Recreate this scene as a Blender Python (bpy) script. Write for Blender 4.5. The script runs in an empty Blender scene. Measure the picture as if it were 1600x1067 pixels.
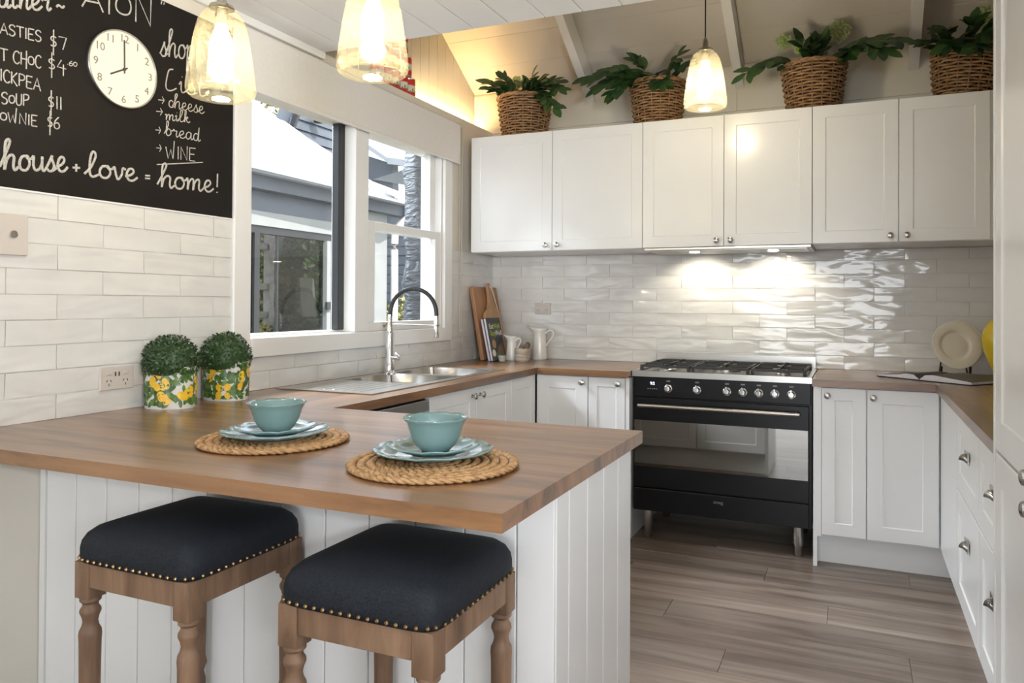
import bpy, bmesh, math, random
from mathutils import Vector, Matrix, Euler
R = random.Random(7)
PI = math.pi
S = bpy.context.scene
COL = S.collection

# ------------------------------------------------------------------ camera (fitted: level view, shifted lens)
CAM = Vector((2.2426, -4.5210, 1.2595))
CR = Vector((0.918224, 0.396028, 0.005150)); CU = Vector((-0.001149, -0.010340, 0.999946)); CF = Vector((-0.396060, 0.918180, 0.009040))
FPX, PPX, PPY = 1172.09, 831.14, 462.95
cd = bpy.data.cameras.new('camera'); cam = bpy.data.objects.new('camera', cd); COL.objects.link(cam)
cd.sensor_width = 36; cd.lens = FPX / 1600 * 36
cd.shift_x = -(PPX - 800) / 1600; cd.shift_y = -(533.5 - PPY) / 1600
cd.clip_start = 0.02; cd.clip_end = 200
m = Matrix.Identity(4)
for i in range(3):
    m[i][0] = CR[i]; m[i][1] = CU[i]; m[i][2] = -CF[i]; m[i][3] = CAM[i]
cam.matrix_world = m
S.camera = cam

# ------------------------------------------------------------------ world, sun, window daylight, added ceiling fill, exposure
w = bpy.data.worlds.new('sky'); S.world = w; w.use_nodes = True
nt = w.node_tree; bg = nt.nodes['Background']
sky = nt.nodes.new('ShaderNodeTexSky'); sky.sky_type = 'NISHITA'; sky.sun_disc = False
sky.sun_elevation = math.radians(52); sky.sun_rotation = math.radians(70); sky.air_density = 1.2; sky.dust_density = 3.0
mixw = nt.nodes.new('ShaderNodeMix'); mixw.data_type = 'RGBA'; mixw.inputs[0].default_value = 0.55
nt.links.new(sky.outputs[0], mixw.inputs[6]); mixw.inputs[7].default_value = (5.5, 5.6, 5.8, 1)
nt.links.new(mixw.outputs[2], bg.inputs[0]); bg.inputs[1].default_value = 0.42
sd = bpy.data.lights.new('sun', 'SUN'); sd.energy = 7.5; sd.angle = 0.01; sd.color = (1, .96, .9)
so = bpy.data.objects.new('sun', sd); COL.objects.link(so)
so.rotation_euler = Vector((-0.62, 0.16, -0.77)).to_track_quat('-Z', 'Y').to_euler()
def area(name, loc, aim, sx, sy, power, col):
    l = bpy.data.lights.new(name, 'AREA'); l.shape = 'RECTANGLE'; l.size = sx; l.size_y = sy; l.energy = power; l.color = col
    o = bpy.data.objects.new(name, l); COL.objects.link(o); o.location = loc
    o.rotation_euler = (Vector(aim) - Vector(loc)).to_track_quat('-Z', 'Y').to_euler(); return o
area('rear_window_light', (2.2, -12.85, 1.35), (1.6, 0, 1.2), 5.0, 2.1, 150, (0.88, 0.94, 1.0))
area('side_window_light', (5.2, -5.8, 1.4), (0.5, -3.2, 0.9), 2.2, 2.0, 14, (0.93, 0.97, 1.0))
area('window_sky_light', (-2.3, -1.3, 3.75), (2.2, -1.5, .7), 2.2, 1.1, 520, (.86, .93, 1.0))
area('ceiling_bounce_fill', (3.3, -5.0, 1.5), (3.1, -4.6, 2.4), 0.5, .5, 105, (.95, .98, 1.0))  # added fill aimed upward, no fixture in the room; brightens by ceiling bounce
S.view_settings.view_transform = 'Standard'; S.view_settings.look = 'None'
S.view_settings.exposure = 0.42; S.view_settings.gamma = 1; S.view_settings.use_curve_mapping = False
S.cycles.use_denoising = True
S.cycles.max_bounces = 8; S.cycles.transparent_max_bounces = 12
S.cycles.sample_clamp_indirect = 4.0
S.cycles.caustics_reflective = False; S.cycles.caustics_refractive = False

def PX(u, v, ax, val):
    d = CF + CR * ((u - PPX) / FPX) - CU * ((v - PPY) / FPX)
    i = 'xyz'.index(ax); return CAM + d * ((val - CAM[i]) / d[i])

# ------------------------------------------------------------------ materials
MATS = {}
def mat(name, col, rough=0.5, metal=0.0, spec=0.5, emit=None, es=0, coat=0, alpha=None):
    if name in MATS: return MATS[name]
    a = bpy.data.materials.new(name); a.use_nodes = True
    b = a.node_tree.nodes['Principled BSDF']
    b.inputs['Base Color'].default_value = (*col, 1); b.inputs['Roughness'].default_value = rough
    b.inputs['Metallic'].default_value = metal; b.inputs['Specular IOR Level'].default_value = spec
    if coat: b.inputs['Coat Weight'].default_value = coat; b.inputs['Coat Roughness'].default_value = 0.12 if coat < .5 else .24
    if emit: b.inputs['Emission Color'].default_value = (*emit, 1); b.inputs['Emission Strength'].default_value = es
    MATS[name] = a; return a
def N(a, t): return a.node_tree.nodes.new(t)
def coords(a, scale=(1, 1, 1), rot=(0, 0, 0), rand=True, kind='Object'):
    tc = N(a, 'ShaderNodeTexCoord'); mp = N(a, 'ShaderNodeMapping'); lk = a.node_tree.links.new
    mp.inputs['Scale'].default_value = scale; mp.inputs['Rotation'].default_value = rot
    if rand:
        oi = N(a, 'ShaderNodeObjectInfo'); vm = N(a, 'ShaderNodeVectorMath'); vm.operation = 'MULTIPLY_ADD'
        cb = N(a, 'ShaderNodeCombineXYZ')
        for k in range(3): lk(oi.outputs['Random'], cb.inputs[k])
        lk(cb.outputs[0], vm.inputs[0]); vm.inputs[1].default_value = (37, 23, 11); lk(tc.outputs[kind], vm.inputs[2])
        lk(vm.outputs[0], mp.inputs[0])
    else: lk(tc.outputs[kind], mp.inputs[0])
    return mp.outputs[0]
def noise(a, vec, scale=5, detail=4, rough=.5, dist=0):
    n = N(a, 'ShaderNodeTexNoise'); a.node_tree.links.new(vec, n.inputs['Vector'])
    n.inputs['Scale'].default_value = scale; n.inputs['Detail'].default_value = detail
    n.inputs['Roughness'].default_value = rough; n.inputs['Distortion'].default_value = dist
    return n.outputs['Fac']
def ramp(a, fac, stops):
    r = N(a, 'ShaderNodeValToRGB'); a.node_tree.links.new(fac, r.inputs[0]); e = r.color_ramp.elements
    while len(e) < len(stops): e.new(.5)
    for q, (p, c) in zip(e, stops): q.position = p; q.color = (*c, 1)
    return r.outputs[0]
def setcol(a, out): a.node_tree.links.new(out, a.node_tree.nodes['Principled BSDF'].inputs['Base Color'])
def bump(a, fac, strength=.3, dist=.01):
    b = N(a, 'ShaderNodeBump'); b.inputs['Strength'].default_value = strength; b.inputs['Distance'].default_value = dist
    a.node_tree.links.new(fac, b.inputs['Height']); a.node_tree.links.new(b.outputs[0], a.node_tree.nodes['Principled BSDF'].inputs['Normal'])
def wood(name, dark, mid, light, scale, rough=.4, coat=0, rand=True, bs=.15, rot=(0, 0, 0), tint=None):
    a = mat(name, mid, rough, coat=coat); v = coords(a, scale, rot, rand)
    f = noise(a, v, 1, 8, .62, .6); c = ramp(a, f, [(.28, dark), (.5, mid), (.72, light)])
    if tint:
        oi = N(a, 'ShaderNodeObjectInfo'); t = ramp(a, oi.outputs['Random'], [(0, tint[0]), (1, tint[1])])
        mx = N(a, 'ShaderNodeMix'); mx.data_type = 'RGBA'; mx.blend_type = 'MULTIPLY'; mx.inputs[0].default_value = 1
        a.node_tree.links.new(c, mx.inputs[6]); a.node_tree.links.new(t, mx.inputs[7]); c = mx.outputs[2]
    setcol(a, c); bump(a, f, bs, .004); return a
def mottled(name, c0, c1, scale, rough, bs=0, dist=.003, **k):
    a = mat(name, c0, rough, **k); v = coords(a); f = noise(a, v, scale, 5); setcol(a, ramp(a, f, [(.3, c0), (.7, c1)]))
    if bs: bump(a, f, bs, dist)
    return a

CAB = mottled('cabinet_white', (.83, .835, .84), (.86, .865, .87), 3, .22)
TRIM = mottled('trim_white', (.80, .80, .79), (.84, .84, .83), 3, .3)
PAINT = mottled('wall_paint', (.71, .67, .59), (.75, .71, .63), 2, .6, .05)
PAINTG = mottled('grey_wall_paint', (.52, .51, .47), (.55, .54, .50), 2, .6, .05)
CEILM = mottled('ceiling_white', (.80, .80, .80), (.84, .84, .84), 2, .5)
SLOPE = mottled('raked_ceiling_paint', (.62, .58, .53), (.67, .63, .58), 2, .55)
BEAM = mottled('rafter_paint', (.72, .71, .69), (.77, .76, .74), 6, .5, .1)
GROUT = mottled('grout', (.58, .56, .53), (.64, .62, .59), 30, .8)
TILE = mat('glazed_tile', (.76, .75, .72), .07, spec=.6)
v = coords(TILE, (7, 22, 7), (0, 0, .55)); bump(TILE, noise(TILE, v, .6, 1, .4, .8), .36, .028)
setcol(TILE, ramp(TILE, noise(TILE, coords(TILE), 8, 3), [(.3, (.70, .695, .675)), (.7, (.76, .755, .735))]))
OAK = wood('oak_worktop', (.055, .024, .010), (.205, .098, .040), (.32, .170, .077), (1.4, 16, 9), .34, .6, False, .1)
PLANK = wood('floor_plank', (.095, .068, .055), (.235, .183, .152), (.355, .292, .250), (1.1, 15, 9), .36, .0, True, .25, tint=((.72, .70, .68), (1.1, 1.08, 1.05)))
# grain follows each run of the worktop: turn it where the bench runs along the side walls
tn = OAK.node_tree; mpn = next(n for n in tn.nodes if n.type == 'MAPPING'); tcn = next(n for n in tn.nodes if n.type == 'TEX_COORD')
sp = tn.nodes.new('ShaderNodeSeparateXYZ'); tn.links.new(tcn.outputs['Object'], sp.inputs[0]); swp = tn.nodes.new('ShaderNodeCombineXYZ')
tn.links.new(sp.outputs[1], swp.inputs[0]); tn.links.new(sp.outputs[0], swp.inputs[1]); tn.links.new(sp.outputs[2], swp.inputs[2])
def cmp_(sock, op, val):
    n = tn.nodes.new('ShaderNodeMath'); n.operation = op; tn.links.new(sock, n.inputs[0]); n.inputs[1].default_value = val; return n.outputs[0]
def op2(a_, op, b_):
    n = tn.nodes.new('ShaderNodeMath'); n.operation = op; tn.links.new(a_, n.inputs[0]); tn.links.new(b_, n.inputs[1]); return n.outputs[0]
sel = op2(op2(op2(cmp_(sp.outputs[0], 'LESS_THAN', .6151), 'MULTIPLY', cmp_(sp.outputs[1], 'GREATER_THAN', -2.4449)), 'MULTIPLY', cmp_(sp.outputs[1], 'LESS_THAN', -.667)), 'MAXIMUM', op2(cmp_(sp.outputs[0], 'GREATER_THAN', 2.5779), 'MULTIPLY', cmp_(sp.outputs[1], 'LESS_THAN', -.667)))
mxo = tn.nodes.new('ShaderNodeMix'); mxo.data_type = 'VECTOR'; tn.links.new(sel, mxo.inputs[0]); tn.links.new(tcn.outputs['Object'], mxo.inputs[4]); tn.links.new(swp.outputs[0], mxo.inputs[5]); tn.links.new(mxo.outputs[1], mpn.inputs[0])
STOOLW = wood('stool_wood', (.060, .033, .019), (.170, .098, .056), (.27, .165, .10), (14, 14, 2.2), .6, 0, True, .3)
BOARDW = wood('chopping_board_wood', (.22, .10, .045), (.36, .18, .085), (.45, .25, .13), (14, 14, 1.6), .5)
BOARDP = wood('paddle_board_wood', (.36, .19, .09), (.45, .26, .13), (.52, .32, .17), (16, 16, 1.5), .5)
STEEL = mat('brushed_steel', (.52, .50, .47), .28, 1); v = coords(STEEL, (2, 60, 60)); bump(STEEL, noise(STEEL, v, 2, 2), .05, .001)
CHROME = mottled('chrome', (.80, .80, .80), (.84, .84, .84), 4, .07, metal=1)
NICKEL = mottled('satin_nickel', (.55, .53, .50), (.62, .60, .57), 6, .25, metal=1)
BLACK = mottled('black_enamel', (.005, .005, .006), (.007, .007, .008), 4, .3, spec=.3)
IRON = mottled('cast_iron', (.015, .014, .013), (.03, .028, .026), 40, .5)
OVENG = mottled('mirror_oven_glass', (.36, .35, .33), (.38, .37, .35), 3, .03, metal=1)
RUBBER = mottled('black_rubber', (.02, .02, .022), (.03, .03, .03), 20, .45)
NAVY = mat('navy_linen', (.016, .020, .030), .75, spec=.3)
v = coords(NAVY, (60, 260, 60), rand=False); f = noise(NAVY, v, 3, 3); setcol(NAVY, ramp(NAVY, f, [(.3, (.004, .005, .008)), (.7, (.013, .017, .024))])); bump(NAVY, f, .25, .002)
BRASS = mottled('antique_brass', (.30, .19, .08), (.45, .30, .14), 30, .35, metal=1)
WICK = mat('wicker', (.2, .1, .05), .55); oi = coords(WICK, (30, 30, 60)); f = noise(WICK, oi, 1, 4)
setcol(WICK, ramp(WICK, f, [(.25, (.12, .06, .026)), (.5, (.32, .18, .082)), (.8, (.50, .32, .165))]))
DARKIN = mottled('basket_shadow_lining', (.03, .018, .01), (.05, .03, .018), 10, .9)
RUSH = mat('braided_seagrass', (.4, .22, .09), .7); f = noise(RUSH, coords(RUSH, (60, 60, 60)), 1, 4)
setcol(RUSH, ramp(RUSH, f, [(.25, (.20, .10, .04)), (.5, (.40, .23, .10)), (.8, (.55, .36, .18))])); bump(RUSH, f, .6, .003)
def leafmat(n, a_, b_): 
    q = mat(n, a_, .45); oi = N(q, 'ShaderNodeObjectInfo'); f = noise(q, coords(q), 30, 2)
    mxv = N(q, 'ShaderNodeMath'); mxv.operation = 'MULTIPLY_ADD'; q.node_tree.links.new(oi.outputs['Random'], mxv.inputs[0]); mxv.inputs[1].default_value = .6
    q.node_tree.links.new(f, mxv.inputs[2]); setcol(q, ramp(q, mxv.outputs[0], [(.35, a_), (1.0, b_)])); return q
LEAF = leafmat('broad_leaf', (.008, .030, .012), (.040, .105, .026))
BOXL = leafmat('box_leaf', (.004, .018, .007), (.028, .070, .018))
SHRUB = leafmat('garden_leaf', (.012, .035, .014), (.07, .13, .03))
SHRUBY = leafmat('yellow_green_leaf', (.12, .15, .05), (.34, .30, .11))
LIME = mottled('lime_blossom', (.35, .48, .15), (.55, .66, .30), 40, .6)
STEM = mottled('brown_stem', (.06, .045, .025), (.12, .09, .05), 40, .7)
AQUA = mottled('aqua_glaze', (.150, .245, .245), (.175, .280, .280), 8, .12, coat=.4)
CREAMC = mottled('cream_ceramic', (.80, .75, .65), (.84, .80, .71), 6, .12)
ENAMEL = mottled('white_enamel', (.80, .78, .73), (.85, .83, .79), 6, .18)
STONE = mat('banded_stone', (.5, .42, .34), .5); f = noise(STONE, coords(STONE, (6, 6, 60)), 1, 4, dist=.6); setcol(STONE, ramp(STONE, f, [(.3, (.36, .28, .20)), (.7, (.70, .64, .56))]))
WAX = mottled('candle_wax', (.80, .77, .68), (.85, .82, .75), 5, .4)
YEL = mottled('yellow_glaze', (.72, .50, .015), (.80, .60, .03), 5, .2)
PLASTIC = mottled('white_plastic', (.60, .55, .51), (.63, .58, .54), 5, .35)
SLOTM = mottled('dark_slot', (.03, .03, .03), (.05, .05, .05), 5, .6)
CHALKB = mottled('chalkboard_black', (.008, .0065, .006), (.012, .010, .009), 6, .6, spec=.2)
CHALK = mottled('white_chalk', (.33, .31, .29), (.62, .60, .56), 180, .9)
CLOCKF = mottled('clock_face_white', (.78, .75, .68), (.80, .77, .70), 4, .35)
CLOCKD = mottled('clock_ink', (.05, .045, .04), (.08, .075, .07), 5, .5)
CLOCKN = mottled('clock_numeral_grey', (.22, .20, .17), (.25, .23, .20), 5, .5)
BLIND = mottled('blind_fabric', (.74, .72, .69), (.77, .75, .72), 60, .8)
PAPER = mottled('page_edges', (.70, .69, .74), (.80, .79, .83), 90, .7)
BOOKD = mat('dark_cover', (.03, .03, .035), .35); f = noise(BOOKD, coords(BOOKD), 14, 3); setcol(BOOKD, ramp(BOOKD, f, [(.35, (.012, .014, .016)), (.55, (.05, .06, .06)), (.75, (.20, .09, .035))]))
PAGEB = mottled('black_printed_page', (.012, .011, .011), (.05, .04, .035), 6, .4)
LILAC = mottled('lilac_cover', (.55, .50, .66), (.60, .55, .70), 5, .5)
WHITEI = mottled('white_print', (.8, .8, .78), (.85, .85, .82), 5, .5)
LIMEI = mottled('lime_print', (.35, .5, .03), (.45, .6, .05), 5, .5)
REDT = mottled('red_label', (.50, .03, .02), (.60, .05, .03), 20, .35)
WHT = mottled('pale_label_band', (.60, .55, .45), (.75, .72, .66), 30, .35)
GRNT = mottled('green_label_band', (.10, .20, .04), (.25, .30, .08), 40, .4)
LEMON = mottled('lemon_print', (.78, .55, .03), (.76, .36, .03), 60, .25)
LEAFP = mottled('leaf_print', (.010, .045, .018), (.13, .23, .04), 60, .25)
POTW = mottled('pot_white', (.74, .74, .70), (.78, .78, .75), 5, .25)
WARMS = mat('warm_strip', (1, .7, .3), .5, emit=(1, .62, .25), es=4)
BULB = mat('bulb_glow', (1, .9, .7), .5, emit=(1, .80, .45), es=28)
HOODL = mat('hood_lamp_glow', (1, 1, 1), .5, emit=(1, .93, .78), es=25)
DISP = mat('display_glow', (.5, .6, 1), .5, emit=(.7, .75, 1), es=4)
def glass(name, tint, gl=.12, rough=.0, refl=None):
    a = bpy.data.materials.new(name); a.use_nodes = True; t = a.node_tree; t.nodes.remove(t.nodes['Principled BSDF'])
    o = t.nodes['Material Output']; tr = t.nodes.new('ShaderNodeBsdfTransparent'); tr.inputs[0].default_value = (*tint, 1)
    g = t.nodes.new('ShaderNodeBsdfGlossy'); g.inputs['Roughness'].default_value = rough
    fr = t.nodes.new('ShaderNodeFresnel'); fr.inputs[0].default_value = 1.45; mx = t.nodes.new('ShaderNodeMixShader')
    if refl is None: t.links.new(fr.outputs[0], mx.inputs[0])
    else: mx.inputs[0].default_value = refl
    t.links.new(tr.outputs[0], mx.inputs[1]); t.links.new(g.outputs[0], mx.inputs[2]); t.links.new(mx.outputs[0], o.inputs[0]); MATS[name] = a; return a
PANE = glass('window_glass', (.98, .985, .985), refl=.035); DOORG = glass('garden_door_glass', (.45, .48, .45), refl=.025); TUMBLER = glass('tumbler_glass', (.95, .96, .95), refl=.08)
def seeded():
    a = glass('seeded_glass', (.985, .955, .84), refl=.10, rough=.06); t = a.node_tree
    o = t.nodes['Material Output']; prev = o.inputs[0].links[0].from_socket
    tl = t.nodes.new('ShaderNodeBsdfTranslucent'); tl.inputs[0].default_value = (1, .93, .70, 1)
    df = t.nodes.new('ShaderNodeBsdfDiffuse'); df.inputs[0].default_value = (.9, .84, .62, 1)
    ad = t.nodes.new('ShaderNodeMixShader'); ad.inputs[0].default_value = .35; t.links.new(tl.outputs[0], ad.inputs[1]); t.links.new(df.outputs[0], ad.inputs[2])
    f = noise(a, coords(a), 190, 2); r = ramp(a, f, [(.42, (.025,) * 3), (.64, (.14,) * 3)])
    mx = t.nodes.new('ShaderNodeMixShader'); t.links.new(r, mx.inputs[0]); t.links.new(prev, mx.inputs[1]); t.links.new(ad.outputs[0], mx.inputs[2]); t.links.new(mx.outputs[0], o.inputs[0])
    return a
SEED = seeded()
XROOF = mottled('white_metal_roof', (.80, .81, .82), (.84, .85, .86), 2, .4)
XGREY = mottled('slate_grey_paint', (.060, .074, .095), (.072, .088, .11), 3, .5)
XGUT = mottled('pale_grey_gutter', (.27, .30, .33), (.32, .35, .38), 3, .35)
XPALE = mottled('pale_render', (.19, .205, .205), (.22, .235, .235), 3, .7)
XDARK = mottled('dark_frame', (.010, .012, .014), (.016, .018, .020), 3, .4)
XFAB = mat('wrinkled_awning_fabric', (.10, .12, .15), .6); f = noise(XFAB, coords(XFAB, (4, 4, 9)), 2, 4, dist=1.5); setcol(XFAB, ramp(XFAB, f, [(.3, (.012, .015, .020)), (.7, (.042, .050, .062))])); bump(XFAB, f, .6, .05)
XGND = mottled('gravel_ground', (.12, .115, .10), (.2, .19, .165), 9, .9, .4, .02)
XTIM = mottled('weathered_timber', (.22, .21, .195), (.32, .31, .29), 14, .8)
XBARK = mottled('dark_trunk', (.06, .05, .04), (.12, .10, .08), 14, .9)

# ------------------------------------------------------------------ mesh helpers
def box(bm, x0, x1, y0, y1, z0, z1, bev=0):
    vs = [bm.verts.new((x, y, z)) for z in (z0, z1) for y in (y0, y1) for x in (x0, x1)]
    fs = [bm.faces.new([vs[i] for i in q]) for q in ((0, 2, 3, 1), (4, 5, 7, 6), (0, 1, 5, 4), (1, 3, 7, 5), (3, 2, 6, 7), (2, 0, 4, 6))]
    if bev:
        es = list({e for f in fs for e in f.edges}); bmesh.ops.bevel(bm, geom=es, offset=bev, segments=2, affect='EDGES', profile=.5)
    return bm
def B(x0, x1, y0, y1, z0, z1, bev=0):
    return box(bmesh.new(), min(x0, x1), max(x0, x1), min(y0, y1), max(y0, y1), min(z0, z1), max(z0, z1), bev)
def lathe(prof, n=32, mod=None, loc=(0, 0, 0), bm=None, sx=1, sy=1, rot=0):
    bm = bm or bmesh.new(); rings = []
    for (r, z) in prof:
        if r < 1e-6: rings.append([bm.verts.new((loc[0], loc[1], loc[2] + z))]); continue
        ring = []
        for k in range(n):
            a = 2 * PI * k / n; q, dz = (r, 0) if mod is None else mod(r, z, a)
            x, y = q * math.cos(a) * sx, q * math.sin(a) * sy
            ring.append(bm.verts.new((loc[0] + x * math.cos(rot) - y * math.sin(rot), loc[1] + x * math.sin(rot) + y * math.cos(rot), loc[2] + z + dz)))
        rings.append(ring)
    for a, b in zip(rings, rings[1:]):
        for k in range(n):
            k2 = (k + 1) % n
            if len(a) == 1 and len(b) == 1: continue
            if len(a) == 1: bm.faces.new((a[0], b[k2], b[k]))
            elif len(b) == 1: bm.faces.new((a[k], a[k2], b[0]))
            else: bm.faces.new((a[k], a[k2], b[k2], b[k]))
    return bm
def catmull(pts, n=6, closed=False):
    pts = [Vector(q) for q in pts]; out = []; L = len(pts)
    for i in range(L if closed else L - 1):
        if closed: p0, p1, p2, p3 = (pts[(i + k) % L] for k in (-1, 0, 1, 2))
        else: p0, p1, p2, p3 = pts[max(i - 1, 0)], pts[i], pts[i + 1], pts[min(i + 2, L - 1)]
        for k in range(n):
            t = k / n; out.append(.5 * ((2 * p1) + (p2 - p0) * t + (2 * p0 - 5 * p1 + 4 * p2 - p3) * t * t + (3 * p1 - p0 - 3 * p2 + p3) * t ** 3))
    if not closed: out.append(pts[-1])
    return out
def tube(bm, pts, r, n=8, closed=False, up=Vector((0, 0, 1)), flat=1.0, caps=True):
    pts = [Vector(q) for q in pts]; L = len(pts); rings = []
    for i, q in enumerate(pts):
        d = (pts[(i + 1) % L] - pts[i - 1]) if closed else (pts[min(i + 1, L - 1)] - pts[max(i - 1, 0)])
        d = d.normalized() if d.length > 1e-9 else Vector((1, 0, 0))
        s = d.cross(up)
        if s.length < 1e-3: s = d.cross(Vector((1, 0, 0)))
        s.normalize(); t = s.cross(d); rr = r(i / max(L - 1, 1)) if callable(r) else r
        rings.append([bm.verts.new(q + s * rr * math.cos(2 * PI * k / n) + t * rr * flat * math.sin(2 * PI * k / n)) for k in range(n)])
    for i in range(L if closed else L - 1):
        a, b = rings[i], rings[(i + 1) % L]
        for k in range(n): bm.faces.new((a[k], a[(k + 1) % n], b[(k + 1) % n], b[k]))
    if caps and not closed: bm.faces.new(rings[0][::-1]); bm.faces.new(rings[-1])
    return bm
def T(pts, r, n=8, **k): return tube(bmesh.new(), pts, r, n, **k)
def gridprism(us, vs, keep, w0, w1, mp):
    """solid slab over grid cells (u,v) with keep(u,v) at cell centre, thickness w0..w1, mapped by mp(u,v,w)"""
    bm = bmesh.new(); cache = {}
    def vt(i, j, w):
        if (i, j, w) not in cache: cache[(i, j, w)] = bm.verts.new(mp(us[i], vs[j], w1 if w else w0))
        return cache[(i, j, w)]
    K = {(i, j) for i in range(len(us) - 1) for j in range(len(vs) - 1) if keep((us[i] + us[i + 1]) / 2, (vs[j] + vs[j + 1]) / 2)}
    for i, j in K:
        bm.faces.new((vt(i, j, 1), vt(i + 1, j, 1), vt(i + 1, j + 1, 1), vt(i, j + 1, 1)))
        bm.faces.new((vt(i, j, 0), vt(i, j + 1, 0), vt(i + 1, j + 1, 0), vt(i + 1, j, 0)))
        for di, dj, a, b in ((-1, 0, (i, j), (i, j + 1)), (1, 0, (i + 1, j), (i + 1, j + 1)), (0, -1, (i, j), (i + 1, j)), (0, 1, (i, j + 1), (i + 1, j + 1))):
            if (i + di, j + dj) not in K: bm.faces.new((vt(*a, 0), vt(*b, 0), vt(*b, 1), vt(*a, 1)))
    return bm
def prism(pts, d, bm=None):
    """pts: list of Vectors (planar outline), extruded by vector d"""
    bm = bm or bmesh.new(); d = Vector(d); a = [bm.verts.new(q) for q in pts]; b = [bm.verts.new(Vector(q) + d) for q in pts]; n = len(a)
    bm.faces.new(a); bm.faces.new(b[::-1])
    for i in range(n): bm.faces.new((a[i], b[i], b[(i + 1) % n], a[(i + 1) % n]))
    return bm
def obj(name, bm, m_, parent=None, smooth=False, world=True, label=None):
    bmesh.ops.recalc_face_normals(bm, faces=bm.faces)
    if parent is not None and world:
        q = parent; off = Vector()
        while q: off += q.location; q = q.parent
        bmesh.ops.translate(bm, verts=bm.verts, vec=-off)
    me = bpy.data.meshes.new(name); bm.to_mesh(me); bm.free()
    if smooth:
        me.shade_smooth()
        if smooth != 2: me.set_sharp_from_angle(angle=math.radians(40))
    me.materials.append(m_); o = bpy.data.objects.new(name, me); COL.objects.link(o)
    if parent is not None: o.parent = parent
    if label: o['label'] = label
    return o
def tag(o, label, cat, group=None):
    o['label'] = label; o['category'] = cat
    if group: o['group'] = group
    return o
def thing(name, loc, label, cat, group=None):
    o = bpy.data.objects.new(name, None); COL.objects.link(o); o.location = loc; o.empty_display_size = .05; return tag(o, label, cat, group)
def solo(name, bm, m_, label, cat, loc=None, group=None, smooth=False):
    if loc is not None: bmesh.ops.translate(bm, verts=bm.verts, vec=-Vector(loc))
    o = obj(name, bm, m_, None, smooth)
    if loc is not None: o.location = loc
    return tag(o, label, cat, group)
def struct(name, bm, m_, smooth=False):
    o = obj(name, bm, m_, None, smooth); o['kind'] = 'structure'; return o
def inst(name, src, parent, mtx):
    o = src if src.name not in [] and src.get('_used') is None and False else src.copy(); COL.objects.link(o); o.parent = parent; o.matrix_local = mtx; return o
def meshobj(name, me, parent, mtx):
    o = bpy.data.objects.new(name, me); COL.objects.link(o); o.parent = parent; o.matrix_local = mtx; return o
def frame(O, U, V, Nn):
    M = Matrix.Identity(4)
    for i in range(3): M[i][0] = U[i]; M[i][1] = V[i]; M[i][2] = Nn[i]; M[i][3] = O[i]
    return M
X, Y, Z = Vector((1, 0, 0)), Vector((0, 1, 0)), Vector((0, 0, 1))
def copy_tree(o, parent=None):
    c = o.copy(); COL.objects.link(c); c.parent = parent
    for ch in list(o.children): copy_tree(ch, c)
    return c
def text_mesh(s, size, align='CENTER', ext=.0004):
    c = bpy.data.curves.new('t', 'FONT'); c.body = s; c.size = size; c.align_x = align; c.align_y = 'CENTER'; c.extrude = ext; c.resolution_u = 3
    o = bpy.data.objects.new('t', c); COL.objects.link(o); dg = bpy.context.evaluated_depsgraph_get(); me = bpy.data.meshes.new_from_object(o.evaluated_get(dg))
    bpy.data.objects.remove(o); bpy.data.curves.remove(c); return me
def put_text(name, s, size, M, m_, parent, align='CENTER'):
    me = text_mesh(s, size, align); me.materials.clear(); me.materials.append(m_); return meshobj(name, me, parent, M)

# ------------------------------------------------------------------ the room shell
BZ = .90; RP = .075536; HP = .151; X0T = .0705; Y0T = 1.0331
CEIL = 2.40; RW = 3.19; RECX = -.138; YE = -1.76
def slopez(y): return 2.675 - .614 * y
floor = struct('floor', B(-.2, 6.2, -13.2, .1, -.14, -.012), mottled('subfloor', (.06, .05, .04), (.09, .075, .06), 5, .8))
yy = 0.0; row = 0
plank_cache = {}
while yy > -4.4:
    xx = -.2 - (row * .61 % 1.5)
    while xx < 3.2:
        a, b = max(xx, -.05), min(xx + 1.5, 3.19)
        if b - a > .05:
            key = round(b - a, 3)
            if key not in plank_cache:
                o = obj('plank', B(-(b - a) / 2 + .0006, (b - a) / 2 - .0006, -.0944, .0944, -.012, 0, .001), PLANK, floor); plank_cache[key] = o.data
            else: o = bpy.data.objects.new('plank', plank_cache[key]); COL.objects.link(o); o.parent = floor
            o.location = ((a + b) / 2, yy - .095, 0)
        xx += 1.5
    yy -= .19; row += 1
obj('far_planks', B(-.05, 6.0, -13.1, yy - .002, -.012, 0), PLANK, floor); obj('far_planks', B(3.19, 6.0, yy, -2.6, -.012, 0), PLANK, floor)

WY0, WY1, WZ0, WZ1 = -2.21, -.667, 1.113, 2.13
wl = struct('wall_left', gridprism([-13.1, WY0, WY1, 0.0], [-.1, WZ0, WZ1, CEIL], lambda u, v: not (WY0 < u < WY1 and WZ0 < v < WZ1), -.14, 0, lambda u, v, w_: Vector((w_, u, v))), PAINT)
wb = struct('wall_back', B(-.3, 3.4, 0, .12, -.1, 3.0), PAINT)
struct('wall_right', gridprism([-2.9, 0], [-.1, 4.6], lambda u, v: True, RW, RW + .12, lambda u, v, w_: Vector((w_, u, v))), PAINT)
struct('wall_side', gridprism([-13.1, -6.9, -4.7, -2.78], [-.1, .35, 2.25, 2.6], lambda u, v: not (-6.9 < u < -4.7 and .35 < v < 2.25), 5.4, 5.52, lambda u, v, w_: Vector((w_, u, v))), PAINT)
struct('wall_return', B(3.31, 5.52, -2.9, -2.78, -.1, 2.6), PAINT)
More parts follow.
